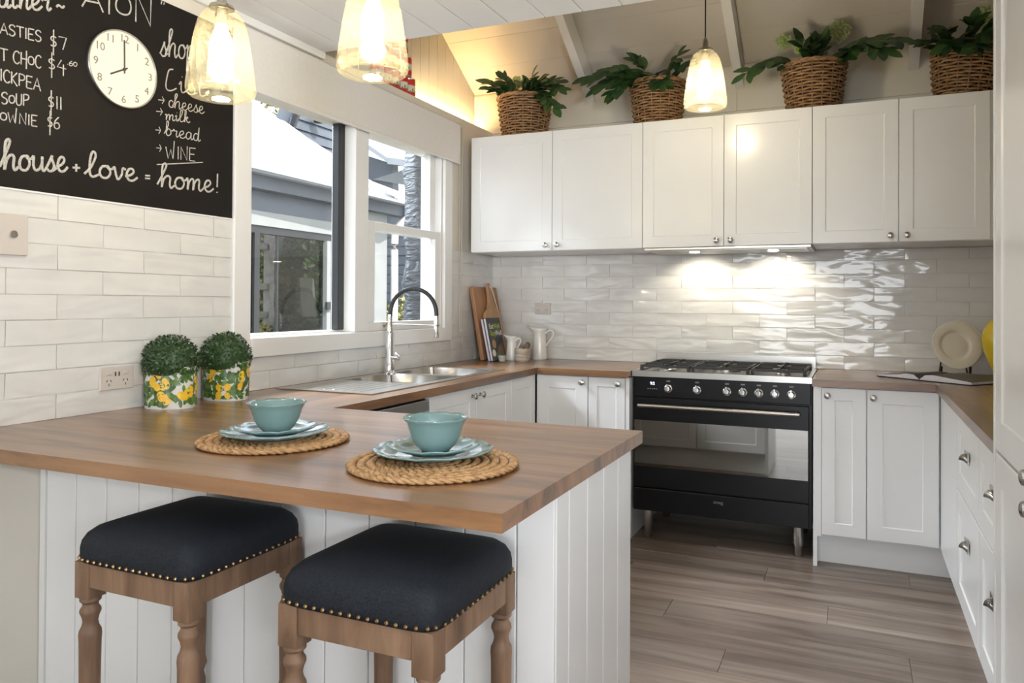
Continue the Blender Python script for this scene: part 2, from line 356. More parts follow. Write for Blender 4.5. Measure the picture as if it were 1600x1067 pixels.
struct('wall_rear', gridprism([-.14, -.0, 4.8, 5.52], [-.1, .3, 2.3, 2.6], lambda u, v: not (-.0 < u < 4.8 and .3 < v < 2.3), -13.2, -13.1, lambda u, v, w_: Vector((u, w_, v))), PAINT)
# recess above the window wall, lined with vertical boards
wr = struct('wall_recess', gridprism([-2.75, 0], [CEIL - .15, 4.6], lambda u, v: True, -.26, RECX - .012, lambda u, v, w_: Vector((w_, u, v))), PAINT)
k = 0; yb = 0.0
while yb > -2.0:
    y1 = yb - .098; top0 = slopez(yb) - .003; top1 = slopez(y1) - .003
    obj('lining_board', prism([Vector((RECX - .012, yb - .002, CEIL)), Vector((RECX - .012, y1, CEIL)), Vector((RECX - .012, y1, top1)), Vector((RECX - .012, yb - .002, top0))], (.012, 0, 0)), PAINT, wr); yb -= .1
# raked ceiling with boards across and rafters
rk = struct('ceiling_raked', prism([Vector((-.3, .12, slopez(.12))), Vector((-.3, -2.75, slopez(-2.75))), Vector((-.3, -2.75, slopez(-2.75) + .1)), Vector((-.3, .12, slopez(.12) + .1))], (3.7, 0, 0)), SLOPE)
for i in range(14):
    a, b = -i * .19, -(i + 1) * .19 + .002
    obj('ceiling_board', prism([Vector((RECX, a, slopez(a) + .002)), Vector((RECX, b, slopez(b) + .002)), Vector((RECX, b, slopez(b) - .006)), Vector((RECX, a, slopez(a) - .006))], (RW - RECX, 0, 0)), SLOPE, rk)
for x in (.676, 1.592, 2.503):
    obj('rafter', prism([Vector((x, 0, slopez(0) - .01)), Vector((x, -2.74, slopez(-2.74) - .01)), Vector((x, -2.74, slopez(-2.74) - .155)), Vector((x, 0, slopez(0) - .155))], (.05, 0, 0)), BEAM, rk)
struct('wall_loft', B(-.26, RW + .1, -2.85, -2.75, CEIL, 4.6), PAINT)
ce = struct('ceiling', B(-.14, 5.52, -13.2, YE, CEIL + .012, CEIL + .08), CEILM)
xb = .622 - .16 * 4
while xb < 5.4:
    a, b = max(xb, 0) + .0025, xb + .16 - .0025
    if b > 0: obj('ceiling_board', B(a, b, -5.2 if xb < 3 else -5.2, YE, CEIL, CEIL + .012, .002), CEILM, ce)
    xb += .16
obj('far_boards', B(0, 5.4, -13.1, -5.202, CEIL, CEIL + .012), CEILM, ce)
struct('trim_1', B(0, .022, -4.6, YE, CEIL - .035, CEIL, .006), TRIM)
# lining line on the upper back wall
obj('lining_board', B(RECX, 1.60, -.008, 0, 2.395, 2.66, .001), PAINT, wb); obj('lining_board', B(1.602, RW, -.008, 0, 2.395, 2.66, .001), PAINT, wb)
obj('lining_board', B(RECX, RW, -.006, 0, 2.10, 2.393, .001), PAINT, wb)

# ------------------------------------------------------------------ tiles
def tile_mesh(w_, h, seed):
    rr = random.Random(seed); bm = bmesh.new(); nx, ny = 6, 2; g = .0005
    tilt = rr.uniform(-.0016, .0016); ph = rr.uniform(0, 6); an = rr.uniform(.6, 1.6); am = .0013
    V = {}
    for i in range(nx + 1):
        for j in range(ny + 1):
            u, v_ = i / nx, j / ny
            d = .007 + am * math.sin(ph + 9 * u * an + 3.5 * v_) + tilt * (v_ - .5) * 2 + rr.uniform(-.0005, .0005)
            V[i, j] = bm.verts.new((g + u * (w_ - 2 * g), g + v_ * (h - 2 * g), d))
    for i in range(nx):
        for j in range(ny): bm.faces.new((V[i, j], V[i + 1, j], V[i + 1, j + 1], V[i, j + 1]))
    rim = [(i, 0) for i in range(nx)] + [(nx, j) for j in range(ny)] + [(i, ny) for i in range(nx, 0, -1)] + [(0, j) for j in range(ny, 0, -1)]
    low = [bm.verts.new((V[q].co.x, V[q].co.y, 0)) for q in rim]
    for k in range(len(rim)):
        k2 = (k + 1) % len(rim); bm.faces.new((V[rim[k2]], V[rim[k]], low[k], low[k2]))
    bmesh.ops.recalc_face_normals(bm, faces=bm.faces)
    me = bpy.data.meshes.new('tile'); bm.to_mesh(me); bm.free(); me.shade_smooth(); me.set_sharp_from_angle(angle=math.radians(50)); me.materials.append(TILE); return me
FULL = [tile_mesh(2 * HP - .002, RP - .002, 100 + k) for k in range(8)]
def lay(parent, O, U, Nn, joints_for_row, u0, u1, rows, vtop, vskip=lambda a, b, r: (a, b)):
    for r in rows:
        js = joints_for_row(r)
        for a, b in zip(js, js[1:]):
            a2, b2 = max(a, u0), min(b, u1)
            v0, v1 = r * RP, min((r + 1) * RP, vtop)
            if b2 - a2 < .012 or v1 - v0 < .008: continue
            full = abs(b2 - a2 - 2 * HP) < 1e-6 and v1 - v0 > RP - 1e-6
            me = R.choice(FULL) if full else tile_mesh(b2 - a2 - .002, v1 - v0 - .002, R.random())
            meshobj('tile', me, parent, frame(O + U * (a2 + .001) + Z * (v0 + .001), U, Z, Nn))
jb = lambda r: [X0T + HP * (i * 2 + (r % 2)) for i in range(-2, 14)]
obj('grout_bed', B(0, RW, -.0063, 0, BZ, BZ + 9 * RP - .012), GROUT, wb)
lay(wb, Vector((0, -.003, BZ)), X, -Y, jb, 0.008, RW, range(9), 1.567 - BZ - .004)
jl = lambda r: [-(Y0T + HP * (j * 2 + (r + 1) % 2)) for j in range(10, -6, -1)]
obj('grout_bed', B(0, .0063, -3.7, -2.30, BZ, 1.580), GROUT, wl); obj('grout_bed', B(0, .0063, -2.30, -.58, BZ, 1.033), GROUT, wl); obj('grout_bed', B(0, .0063, -.58, 0, BZ, 1.580), GROUT, wl)
O = Vector((.003, 0, BZ))
lay(wl, O, Y, X, jl, -3.7, -2.302, range(9), 9 * RP)
lay(wl, O, Y, X, jl, -2.302, -.578, range(2), 1.033 - BZ)
lay(wl, O, Y, X, jl, -.578, -.008, range(9), 9 * RP)

# ------------------------------------------------------------------ window in the left wall
def wbox(name, y0, y1, z0, z1, x0, x1, m_, par, bev=.004): return obj(name, B(x0, x1, y0, y1, z0, z1, bev), m_, par)
win = struct('window_1', B(-.12, -.085, WY0, -1.503, WZ0, WZ0 + .012), TRIM)   # picture pane frame bottom
for n_, a in (('architrave', (-2.30, WY0, 1.035, 2.2)), ('architrave', (WY1, -.58, 1.035, 2.2)), ('architrave', (WY0, WY1, WZ1, 2.2)), ('window_sill', (WY0, WY1, 1.035, WZ0))):
    wbox(n_, *a, 0.0, .022 if n_ == 'architrave' else .03, TRIM, win)
wbox('jamb', WY1 - .012, WY1, WZ0, WZ1, -.14, 0, TRIM, win); wbox('jamb', WY0, WY0 + .012, WZ0, WZ1, -.14, 0, TRIM, win)
wbox('mullion', -1.508, -1.40, WZ0, WZ1, -.14, .004, TRIM, win)
wbox('seal', -1.556, -1.508, WZ0 + .012, WZ1, -.10, -.06, XDARK, win)
obj('pane', B(-.083, -.079, WY0 + .012, -1.55, WZ0 + .012, WZ1), PANE, win)
win2 = struct('window_2', B(-.04, -.001, -1.40, -.679, WZ0, 1.16, .004), TRIM)  # lower sash bottom rail
wbox('sash_stile', -1.40, -1.335, 1.16, 1.672, -.04, -.001, TRIM, win2); wbox('sash_stile', -.742, -.679, 1.16, 1.672, -.04, -.001, TRIM, win2)
wbox('meeting_rail', -1.335, -.742, 1.628, 1.672, -.04, -.001, TRIM, win2)
obj('pane', B(-.023, -.019, -1.335, -.742, 1.16, 1.628), PANE, win2)
wbox('sash_stile', -1.40, -1.345, 1.672, WZ1, -.085, -.042, TRIM, win2); wbox('sash_stile', -.735, -.679, 1.63, WZ1, -.085, -.042, TRIM, win2)
wbox('meeting_rail', -1.345, -.735, 1.63, 1.67, -.085, -.042, TRIM, win2)
obj('pane', B(-.066, -.062, -1.345, -.735, 1.67, WZ1), PANE, win2)
lf = obj('sash_lift', T(catmull([(.0, -1.26, 1.135), (.018, -1.25, 1.15), (.018, -1.20, 1.15), (0, -1.19, 1.135)], 5), .005, 6), BRASS, win2, True)

# ------------------------------------------------------------------ roller blind
bl = thing('roller_blind', (.04, -1.4, 2.33), 'white roller blind pulled a short way down over the window', 'blind')
obj('fabric', B(.036, .040, -2.33, -.525, 2.115, 2.33), BLIND, bl); obj('bottom_bar', B(.032, .044, -2.33, -.525, 2.098, 2.116, .004), BLIND, bl)
obj('roller_tube', T([(.022, -2.33, 2.333), (.022, -.525, 2.333)], .018, 12), BLIND, bl, True)
obj('bead_chain', T([(.034, -.515, 2.33), (.034, -.515, 1.10), (.034, -.500, 1.08), (.034, -.487, 1.10), (.034, -.487, 2.33)], .0022, 5), PLASTIC, bl, True)

# ------------------------------------------------------------------ worktops
SY0, SY1, SX0, SX1 = -2.10, -.895, .05, .525
def L_keep(u, v_):
    inside = (u < 1.140 and v_ > -.667) or (u < .615) or (v_ < -2.445)
    return inside and not (SX0 + .02 < u < SX1 - .02 and (SY0 + .36) < v_ < SY1 - .02)
us = [.004, SX0 + .02, SX1 - .02, .615, 1.140, 1.69]; vs_ = [-3.364, -2.445, SY0 + .36, SY1 - .02, -.667, -.004]
wt = solo('worktop', gridprism(us, vs_, lambda u, v_: L_keep(u, v_) and (u < 1.14 or v_ < -2.445), BZ - .034, BZ, lambda u, v_, w_: Vector((u, v_, w_))), OAK, 'long oak worktop turning from the cooker past the sink into the breakfast peninsula', 'worktop')
wt2 = solo('worktop', gridprism([2.052, 2.578, RW - .004], [-2.345, -.667, -.004], lambda u, v_: u > 2.578 or v_ > -.667, BZ - .034, BZ, lambda u, v_, w_: Vector((u, v_, w_))), OAK, 'oak corner worktop right of the cooker, under the open book', 'worktop')

# ------------------------------------------------------------------ cabinet parts
def door_mesh(w_, h, rail=.062, th=.018, rec=.0045):
    bm = bmesh.new(); g = .0015
    def ring(i, d): return [bm.verts.new(q) for q in ((i, i, d), (w_ - i, i, d), (w_ - i, h - i, d), (i, h - i, d))]
    rail = min(rail, w_ * .3, h * .3)
    rs = [ring(g, 0), ring(g, th - .002), ring(g + .002, th), ring(rail, th), ring(rail + .004, th - rec), ]
    bm.faces.new(rs[0][::-1]); bm.faces.new(rs[-1])
    for a, b in zip(rs, rs[1:]):
        for k in range(4): bm.faces.new((a[k], a[(k + 1) % 4], b[(k + 1) % 4], b[k]))
    return bm
def knob_mesh():
    return lathe([(.009, 0), (.008, .003), (.0055, .008), (.006, .014), (.0135, .018), (.016, .023), (.0145, .028), (.008, .031), (0, .032)], 16)
KN = None
def knob(parent, u, v_, th=.018):
    global KN
    if KN is None:
        o = obj('knob', knob_mesh(), NICKEL, parent, True, world=False); KN = o.data
    else: o = bpy.data.objects.new('knob', KN); COL.objects.link(o); o.parent = parent
    o.location = (u, v_, th); return o
CUP = None
def cup(parent, u, v_, th=.018):
    global CUP
    if CUP is None:
        bm = bmesh.new(); n, mrows = 12, 5; gr = []
        for i in range(n + 1):
            a = PI * i / n; rowv = []
            for j in range(mrows + 1):
                b = PI / 2 * j / mrows
                rowv.append(bm.verts.new((-.042 * math.cos(a) * math.cos(b * .98), .014 - .0 + .026 * math.sin(a) * math.cos(b * .9) - .02, .026 * math.sin(b) * (.35 + .65 * math.sin(a)))))
            gr.append(rowv)
        for i in range(n):
            for j in range(mrows): bm.faces.new((gr[i][j], gr[i + 1][j], gr[i + 1][j + 1], gr[i][j + 1]))
        bmesh.ops.solidify(bm, geom=bm.faces[:], thickness=.002)
        box(bm, -.046, .046, -.012, .026, 0, .003)
        o = obj('cup_pull', bm, NICKEL, parent, True, world=False); CUP = o.data
    else: o = bpy.data.objects.new('cup_pull', CUP); COL.objects.link(o); o.parent = parent
    o.location = (u, v_, th); return o
def front(name, parent, O, U, Nn, w_, h, kn=None, cp=None, rail=.062):
    o = obj(name, door_mesh(w_, h, rail), CAB, parent, world=False); o.matrix_local = frame(Vector(O) - parent.location, U, Z, Nn)
    if kn: knob(o, *kn)
    if cp: cup(o, *cp)
    return o
# wall cabinets
UJ = [.077, .613, 1.154, 1.598, 2.040, 2.436, 2.823]
UT, UB, UD = 2.2705, 1.567, .4527
for i, lab in ((0, 'white two-door wall cabinet nearest the window'), (2, 'white two-door wall cabinet over the cooker with the range hood under it'), (4, 'white two-door wall cabinet next to the tall pantry')):
    a, b, c = UJ[i], UJ[i + 1], UJ[i + 2]
    t = thing('wall_cabinet', ((a + c) / 2, -UD / 2, UB), lab, 'cabinet', 'wall cabinets')
    obj('body', B(a + .001, c - .001 if i < 4 else RW - .003, -UD + .019, -.003 - .009, UB, UT), CAB, t)
    hgt = UT - UB
    front('door', t, (a, -UD + .018, UB), X, -Y, b - a, hgt, kn=(b - a - .037, .032))
    front('door', t, (b, -UD + .018, UB), X, -Y, c - b, hgt, kn=(.036, .032))
# filler beside the last wall cabinet is hidden by the pantry
# range hood
t = thing('range_hood', (1.6, -.28, 1.55), 'slim stainless range hood with two lit lamps below the wall cabinet', 'range hood')
obj('body', B(1.165, 2.035, -.452, -.06, 1.553, 1.5665, .002), STEEL, t); obj('visor', B(1.185, 2.015, -.43, -.12, 1.549, 1.553, .001), STEEL, t)
for x in (1.414, 1.836):
    l = obj('lamp', lathe([(0, -.001), (.026, -.001), (.028, .002), (0, .002)], 20, loc=(x, -.30, 1.547)), HOODL, t)
    ld = bpy.data.lights.new('hood_lamp', 'SPOT'); ld.energy = 4.8; ld.color = (1, .90, .72); ld.spot_size = 2.3; ld.spot_blend = .5; ld.shadow_soft_size = .03
    lo = bpy.data.objects.new('hood_lamp', ld); COL.objects.link(lo); lo.location = (x, -.22, 1.535); lo.rotation_euler = Vector((0, .55, -1)).to_track_quat('-Z', 'Y').to_euler()
# base cabinets
KH = .145; DT = BZ - .038
def base(name, x0, x1, y0, y1, lab, kick=None):
    t = thing(name, ((x0 + x1) / 2, (y0 + y1) / 2, 0), lab, 'cabinet', 'base cabinets'); obj('carcass', B(x0, x1, y0, y1, KH, BZ - .036), CAB, t)
    if kick: obj('kickboard', B(*kick, 0, KH), CAB, t)
    return t
t = base('base_cabinet', 2.074, 2.60, -.625, -.004, 'white corner base cabinet with two panelled doors right of the cooker', (2.074, 2.66, -.56, -.545))
obj('end_panel', B(2.056, 2.074, -.645, -.004, 0, BZ - .036), CAB, t); obj('filler', B(2.074, 2.092, -.645, -.625, KH, BZ - .038), CAB, t)
front('door', t, (2.092, -.627, KH + .008), X, -Y, .199, DT - KH - .008, kn=(.028, .67), rail=.06)
front('door', t, (2.293, -.627, KH + .008), X, -Y, .302, DT - KH - .008, kn=(.028, .67), rail=.066)
t = base('base_cabinet', .597, 1.118, -.625, -.004, 'white base cabinet with two doors left of the cooker', (.597, 1.138, -.56, -.545))
obj('end_panel', B(1.118, 1.138, -.645, -.004, 0, BZ - .036), CAB, t)
front('door', t, (.602, -.627, KH + .008), X, -Y, .303, DT - KH - .008, kn=(.272, .676), rail=.07)
front('door', t, (.907, -.627, KH + .008), X, -Y, .209, DT - KH - .008, kn=(.172, .676), rail=.05)
t = base('sink_cabinet', .004, .576, -1.785, -.627, 'white sink cabinet with paired doors and round knobs under the window', (.48, .50, -1.785, -.627))
for (ya, yb2, kn) in ((-1.781, -1.364, (.375, .67)), (-1.362, -.968, (.037, .67)), (-.966, -.648, None)):
    front('door', t, (.578, ya, KH + .008), Y, X, yb2 - ya, DT - KH - .008, kn=kn)
t = thing('dishwasher', (.3, -2.09, 0), 'stainless steel dishwasher front beside the sink cabinet', 'dishwasher')
obj('body', B(.01, .575, -2.385, -1.79, .1, BZ - .04), BLACK, t); obj('door_panel', B(.575, .597, -2.385, -1.79, .12, .80, .003), STEEL, t); obj('control_strip', B(.575, .597, -2.385, -1.79, .806, .852, .003), STEEL, t)
# right run drawers
t = base('drawer_cabinet', 2.617, RW - .004, -2.345, -.66, 'white bank of deep drawers with cup pulls along the right wall', (2.665, 2.68, -2.345, -.55))
obj('filler', B(2.599, 2.617, -1.243, -.648, KH + .008, DT), CAB, t)
for ya, yb2 in ((-1.795, -1.245), (-2.345, -1.797)):
    for za, zb, kv in ((.565, DT, .158), (KH + .008, .562, .265)):
        front('drawer', t, (2.617, yb2, za), -Y, -X, yb2 - ya, zb - za, cp=((yb2 - ya) / 2, kv), rail=.07)
# tall pantry
PXF, PYF = 2.5575, -2.35
t = thing('pantry_cupboard', (2.9, -2.95, 0), 'tall white pantry cupboard at the right edge with round knobs', 'cupboard')
obj('carcass', B(PXF + .02, RW - .004, -3.55, PYF - .002, .1, 2.39), CAB, t); obj('side_panel', B(PXF, RW - .004, PYF - .02, PYF, 0, 2.39, .002), CAB, t); obj('kickboard', B(PXF + .07, PXF + .085, -3.55, PYF - .02, 0, .1), CAB, t)
for ya in (-3.57, -2.97):
    yn = ya + .60 - .002 if ya < -3 else PYF - .021
    w_ = yn - ya
    for za, zb, kv in ((.905, 2.385, .028), (.105, .90, .768)):
        front('door', t, (PXF + .02, yn, za), -Y, -X, w_, zb - za, kn=(w_ - .13 if ya > -3 else .1, kv), rail=.075)
# peninsula
t = base('peninsula_cabinet', .02, 1.638, -3.0, -2.47, 'white breakfast peninsula base lined with vertical grooved boards', (.62, 1.638, -2.52, -2.505))
EP = obj('end_panel', B(1.638, 1.648, -3.022, -2.442, 0, BZ - .036), CAB, t)
yq = -3.022
for wd in (.078, .125, .125, .125, .127):
    obj('panel_board', B(1.648, 1.656, yq + .0015, yq + wd - .0015, .0, BZ - .036, .0025), CAB, t); yq += wd
obj('front_panel', B(.02, 1.638, -3.022, -3.0, 0, BZ - .036), CAB, t)
xq = .024
for i in range(13):
    x2 = min(xq + .1285, 1.656); obj('panel_board', B(xq + .0015, x2 - .0015, -3.031, -3.022, 0, BZ - .036, .0025), CAB, t); xq = x2
obj('scribe_strip', B(.002, .024, -3.036, -3.0, 0, BZ - .036), TRIM, t)
front('drawer', t, (1.632, -2.472, .56), -X, Y, .5, DT - .56, cp=(.25, .15)); front('drawer', t, (1.632, -2.472, KH + .008), -X, Y, .5, .40, cp=(.25, .26)); front('door', t, (1.13, -2.472, KH + .008), -X, Y, .5, DT - KH - .008)

# ------------------------------------------------------------------ range cooker
CX0, CX1, CYF = 1.146, 2.046, -.600
t = thing('range_cooker', ((CX0 + CX1) / 2, -.32, 0), 'wide black freestanding range cooker with steel gas hob', 'cooker')
obj('body', B(CX0, CX1, CYF + .02, -.03, .155, .872), BLACK, t)
obj('control_panel', B(CX0 + .004, CX1 - .004, CYF, CYF + .02, .765, .874, .003), BLACK, t)
dr = obj('oven_door', B(CX0 + .008, CX1 - .012, CYF - .004, CYF + .02, .285, .758, .003), BLACK, t)
obj('oven_window', B(CX0 + .010, CX1 - .016, CYF - .006, CYF - .0035, .395, .640), OVENG, dr)
h = bmesh.new(); tube(h, [(1.185, -.648, .722), (1.993, -.648, .722)], .0105, 12)
obj('door_handle', h, STEEL, dr, True)
for x in (1.205, 1.973): obj('handle_post', T([(x, -.648, .722), (x, CYF, .722)], .007, 8), STEEL, dr, True)
d2 = obj('storage_drawer', B(CX0 + .008, CX1 - .012, CYF - .004, CYF + .02, .160, .278, .003), BLACK, t)
put_text('badge', 'smeg', .024, frame(Vector((1.598, CYF - .0052, .243)) - t.location, X, Z, -Y), STEEL, d2).matrix_local = frame(Vector((1.598, CYF - .0052, .243)) - t.location, X, Z, -Y)
hb = obj('hob_tray', gridprism([CX0 - .002, CX0 + .03, CX1 - .03, CX1 + .002], [-.612, -.575, -.07, -.022], lambda u, v_: True, .872, .893, lambda u, v_, w_: Vector((u, v_, w_))), STEEL, t)
obj('hob_lip', gridprism([CX0 - .002, CX0 + .022, CX1 - .022, CX1 + .002], [-.612, -.585, -.045, -.022], lambda u, v_: not (CX0 + .022 < u < CX1 - .022 and -.585 < v_ < -.045), .893, .902, lambda u, v_, w_: Vector((u, v_, w_))), STEEL, hb)
obj('splashback', B(1.132, 2.040, -.028, -.014, .895, .967, .002), STEEL, t)
for bx, by, br in ((1.29, -.19, .035), (1.29, -.44, .045), (1.596, -.31, .065), (1.90, -.19, .045), (1.90, -.44, .035)):
    bo = obj('burner', lathe([(br * 1.15, .893), (br * 1.15, .903), (br, .908), (0, .908)], 24, loc=(bx, by, 0)), STEEL, t, True); obj('burner_cap', lathe([(br * .82, .908), (br * .85, .915), (br * .7, .919), (0, .919)], 24, loc=(bx, by, 0)), IRON, bo, True)
for gx0, gx1 in ((1.175, 1.44), (1.45, 1.742), (1.752, 2.018)):
    g = bmesh.new(); s = .006; zt = .93
    for y in (-.555, -.315, -.075): box(g, gx0, gx1, y - s, y + s, zt - .012, zt)
    for x in (gx0 + s, gx1 - s): box(g, x - s, x + s, -.555, -.075, zt - .012, zt)
    gm = (gx0 + gx1) / 2
    for y0, y1 in ((-.555, -.47), (-.41, -.22), (-.16, -.075)): box(g, gm - s, gm + s, y0, y1, zt - .012, zt + .003)
    for y in (-.44, -.19):
        box(g, gx0, gm - .035, y - s, y + s, zt - .012, zt + .003); box(g, gm + .035, gx1, y - s, y + s, zt - .012, zt + .003)
    for x in (gx0 + s, gx1 - s):
        for y in (-.549, -.081): box(g, x - .008, x + .008, y - .008, y + .008, .893, zt - .012)
    obj('pan_support', g, IRON, t)
for x in (1.337, 1.488, 1.640, 1.719, 1.797, 1.874, 1.952):
    kb = obj('control_knob', lathe([(.021, 0), (.021, .004), (.016, .006), (.014, .020), (.012, .023), (0, .023)], 24), STEEL if 0 else CHROME, t, True, world=False)
    kb.matrix_local = frame(Vector((x, CYF, .813)) - t.location, X, Z, -Y)
    obj('grip', box(bmesh.new(), -.0045, .0045, -.012, .026, .018, .033, .002), CHROME, kb, world=False)
    pm = obj('panel_marking', box(bmesh.new(), -.010, .010, .0, .007, 0, .0006), mottled('pale_print', (.25, .25, .25), (.3, .3, .3), 5, .5), t, world=False); pm.matrix_local = frame(Vector((x, CYF, .848)) - t.location, X, Z, -Y)
put_text('clock_display', '9:2', .020, frame(Vector((1.252, CYF - .0006, .836)) - t.location, X, Z, -Y), DISP, t)
for i in range(5):
    q = obj('push_button', lathe([(.0035, 0), (.0035, .002), (0, .002)], 10), CHROME, t, world=False); q.matrix_local = frame(Vector((1.228 + i * .0115, CYF, .808)) - t.location, X, Z, -Y)
for x in (1.213, 1.979):
    for y in (-.525, -.10): obj('leg', lathe([(.026, .155), (.026, .06), (.021, .052), (.021, .004), (.018, 0), (0, 0)], 20, loc=(x, y, 0)), STEEL, t, True)

# ------------------------------------------------------------------ sink and tap
t = thing('sink', (.28, -1.5, BZ), 'stainless double-bowl sink with drainer set into the worktop', 'sink')
bowls = [(.095, .485, -1.71, -1.345), (.095, .485, -1.305, -.935)]
def sk(u, v_): return not any(a < u < b and c < v_ < d for a, b, c, d in bowls)
obj('rim', gridprism([SX0, .095, .485, SX1], [SY0, -1.71, -1.345, -1.305, -.935, SY1], sk, BZ + .0005, BZ + .005, lambda u, v_, w_: Vector((u, v_, w_))), STEEL, t)
for a, b, c, d in bowls:
    bm = bmesh.new(); z0, z1, ii = BZ + .004, BZ - .16, .02
    top = [bm.verts.new(q) for q in ((a, c, z0), (b, c, z0), (b, d, z0), (a, d, z0))]; bot = [bm.verts.new(q) for q in ((a + ii, c + ii, z1), (b - ii, c + ii, z1), (b - ii, d - ii, z1), (a + ii, d - ii, z1))]
    bm.faces.new(bot)
    for k in range(4): bm.faces.new((top[k], bot[k], bot[(k + 1) % 4], top[(k + 1) % 4]))
    bmesh.ops.bevel(bm, geom=[e for e in bm.edges if not e.is_boundary], offset=.018, segments=3, affect='EDGES')
    bw = obj('bowl', bm, STEEL, t, 2); obj('drain', lathe([(.04, 0), (.038, .003), (.02, .001), (0, .001)], 20, loc=((a + b) / 2, (c + d) / 2, z1)), CHROME, bw, True)
for i in range(8): obj('drainer_rib', B(.12 + i * .045, .128 + i * .045, -2.05, -1.76, BZ + .0045, BZ + .0062, .0008), STEEL, t)
t = thing('kitchen_tap', (.128, -1.39, BZ + .005), 'tall chrome mixer tap with a black arched hose', 'tap')
obj('body', lathe([(.030, 0), (.030, .008), (.0235, .012), (.0235, .075), (.021, .08), (.021, .205), (.016, .21), (.016, .245), (.012, .25), (.012, .295), (0, .295)], 24, loc=(.128, -1.39, BZ + .005)), CHROME, t, True)
hs = [(.130, -1.39, 1.19)] + [(.261 - .131 * math.cos(a), -1.39, 1.205 + .122 * math.sin(a)) for a in [PI * k / 16 for k in range(17)]] + [(.392, -1.39, 1.19)]
obj('hose', T(hs, .0105, 10, up=Y), RUBBER, t, True)
obj('spray_head', lathe([(.011, 1.195), (.013, 1.16), (.0135, 1.11), (.012, 1.09), (0, 1.09)], 16, loc=(.392, -1.39, 0)), CHROME, t, True)
obj('support_arm', T([(.13, -1.39, 1.152), (.392, -1.39, 1.150)], .0035, 8), CHROME, t, True); obj('holder_ring', T([(.392 + .016 * math.cos(a), -1.39 + .016 * math.sin(a), 1.150) for a in [2 * PI * k / 14 for k in range(14)]], .0035, 6, closed=True), CHROME, t, True)
lv = obj('lever', T([(.145, -1.39, .985), (.178, -1.39, .985)], .014, 14), CHROME, t, True); obj('lever_handle', T([(.176, -1.39, .985), (.184, -1.40, 1.0), (.190, -1.43, 1.012)], .006, 8), CHROME, lv, True)

# ------------------------------------------------------------------ bar stools
def stool(cx, cy, lab):
    H0, hw = .682, .178; t = thing('bar_stool', (cx, cy, 0), lab, 'stool', 'bar stools at the peninsula')
    bm = bmesh.new(); rings = []; prof = [(.985, 0), (1.0, .012), (1.0, .030), (.985, .045), (.94, .060), (.86, .072), (.70, .082), (.45, .089), (.2, .092)]
    for q, z in prof:
        ring = []
        for k in range(48):
            a = 2 * PI * k / 48; c, s_ = math.cos(a), math.sin(a); e = .22 if q > .6 else .5
            ring.append(bm.verts.new((hw * q * math.copysign(abs(c) ** e, c), hw * q * math.copysign(abs(s_) ** e, s_), H0 + z)))
        rings.append(ring)
    for a, b in zip(rings, rings[1:]):
        for k in range(48): bm.faces.new((a[k], a[(k + 1) % 48], b[(k + 1) % 48], b[k]))
    bm.faces.new(rings[0][::-1]); bm.faces.new(rings[-1]); bmesh.ops.translate(bm, verts=bm.verts, vec=(cx, cy, 0))
    st = obj('seat', bm, NAVY, t, 2)
    n = bmesh.new()
    for sx, sy in ((1, 0), (-1, 0), (0, 1), (0, -1)):
        for k in range(17):
            o_ = -.160 + k * .0200
            ed = hw * (1 - (abs(o_) / hw) ** 9.09) ** .11 + .001
            p = Vector((sx * ed if sx else o_, sy * ed if sy else o_, H0 + .008)); d = Vector((sx, sy, 0))
            bmesh.ops.create_icosphere(n, subdivisions=1, radius=.0042, matrix=Matrix.Translation(p + Vector((cx, cy, 0))))
    o = obj('nailheads', n, BRASS, st, True); o['kind'] = 'stuff'
    q = .172
    for sx in (-1, 1):
        for sy in (-1, 1):
            l = bmesh.new(); lx, ly = cx + sx * (q - .0225), cy + sy * (q - .0225); box(l, lx - .0225, lx + .0225, ly - .0225, ly + .0225, .600, H0, .002)
            lathe([(0, .602), (.019, .602), (.022, .598), (.022, .592), (.016, .586), (.0165, .58), (.0215, .572), (.022, .566), (.0175, .555), (.0155, .545), (.0175, .535), (.0225, .525), (.0235, .515), (.0225, .50), (.0205, .34), (.0235, .32), (.016, .30), (.021, .28), (.021, .20), (.023, .18), (.016, .16), (.020, .10), (.016, 0), (0, 0)], 20, loc=(lx, ly, 0), bm=l); obj('leg', l, STOOLW, t, True)
    for sx, sy in ((1, 0), (-1, 0), (0, 1), (0, -1)):
        a = q - .010; e = q - .046
        if sx: obj('apron_rail', B(cx + sx * a - .009, cx + sx * a + .009, cy - e, cy + e, .628, H0, .002), STOOLW, t); obj('stretcher', T([(cx + sx * (q - .0225), cy - e - .01, .24), (cx + sx * (q - .0225), cy + e + .01, .24)], .012, 10), STOOLW, t, True)
        else: obj('apron_rail', B(cx - e, cx + e, cy + sy * a - .009, cy + sy * a + .009, .628, H0, .002), STOOLW, t); obj('stretcher', T([(cx - e - .01, cy + sy * (q - .0225), .21), (cx + e + .01, cy + sy * (q - .0225), .21)], .012, 10), STOOLW, t, True)
    return t
stool(1.398, -3.215, 'navy upholstered bar stool nearer the end of the peninsula, in front'); stool(.822, -3.215, 'navy upholstered bar stool farther left, nearer the chalkboard wall')

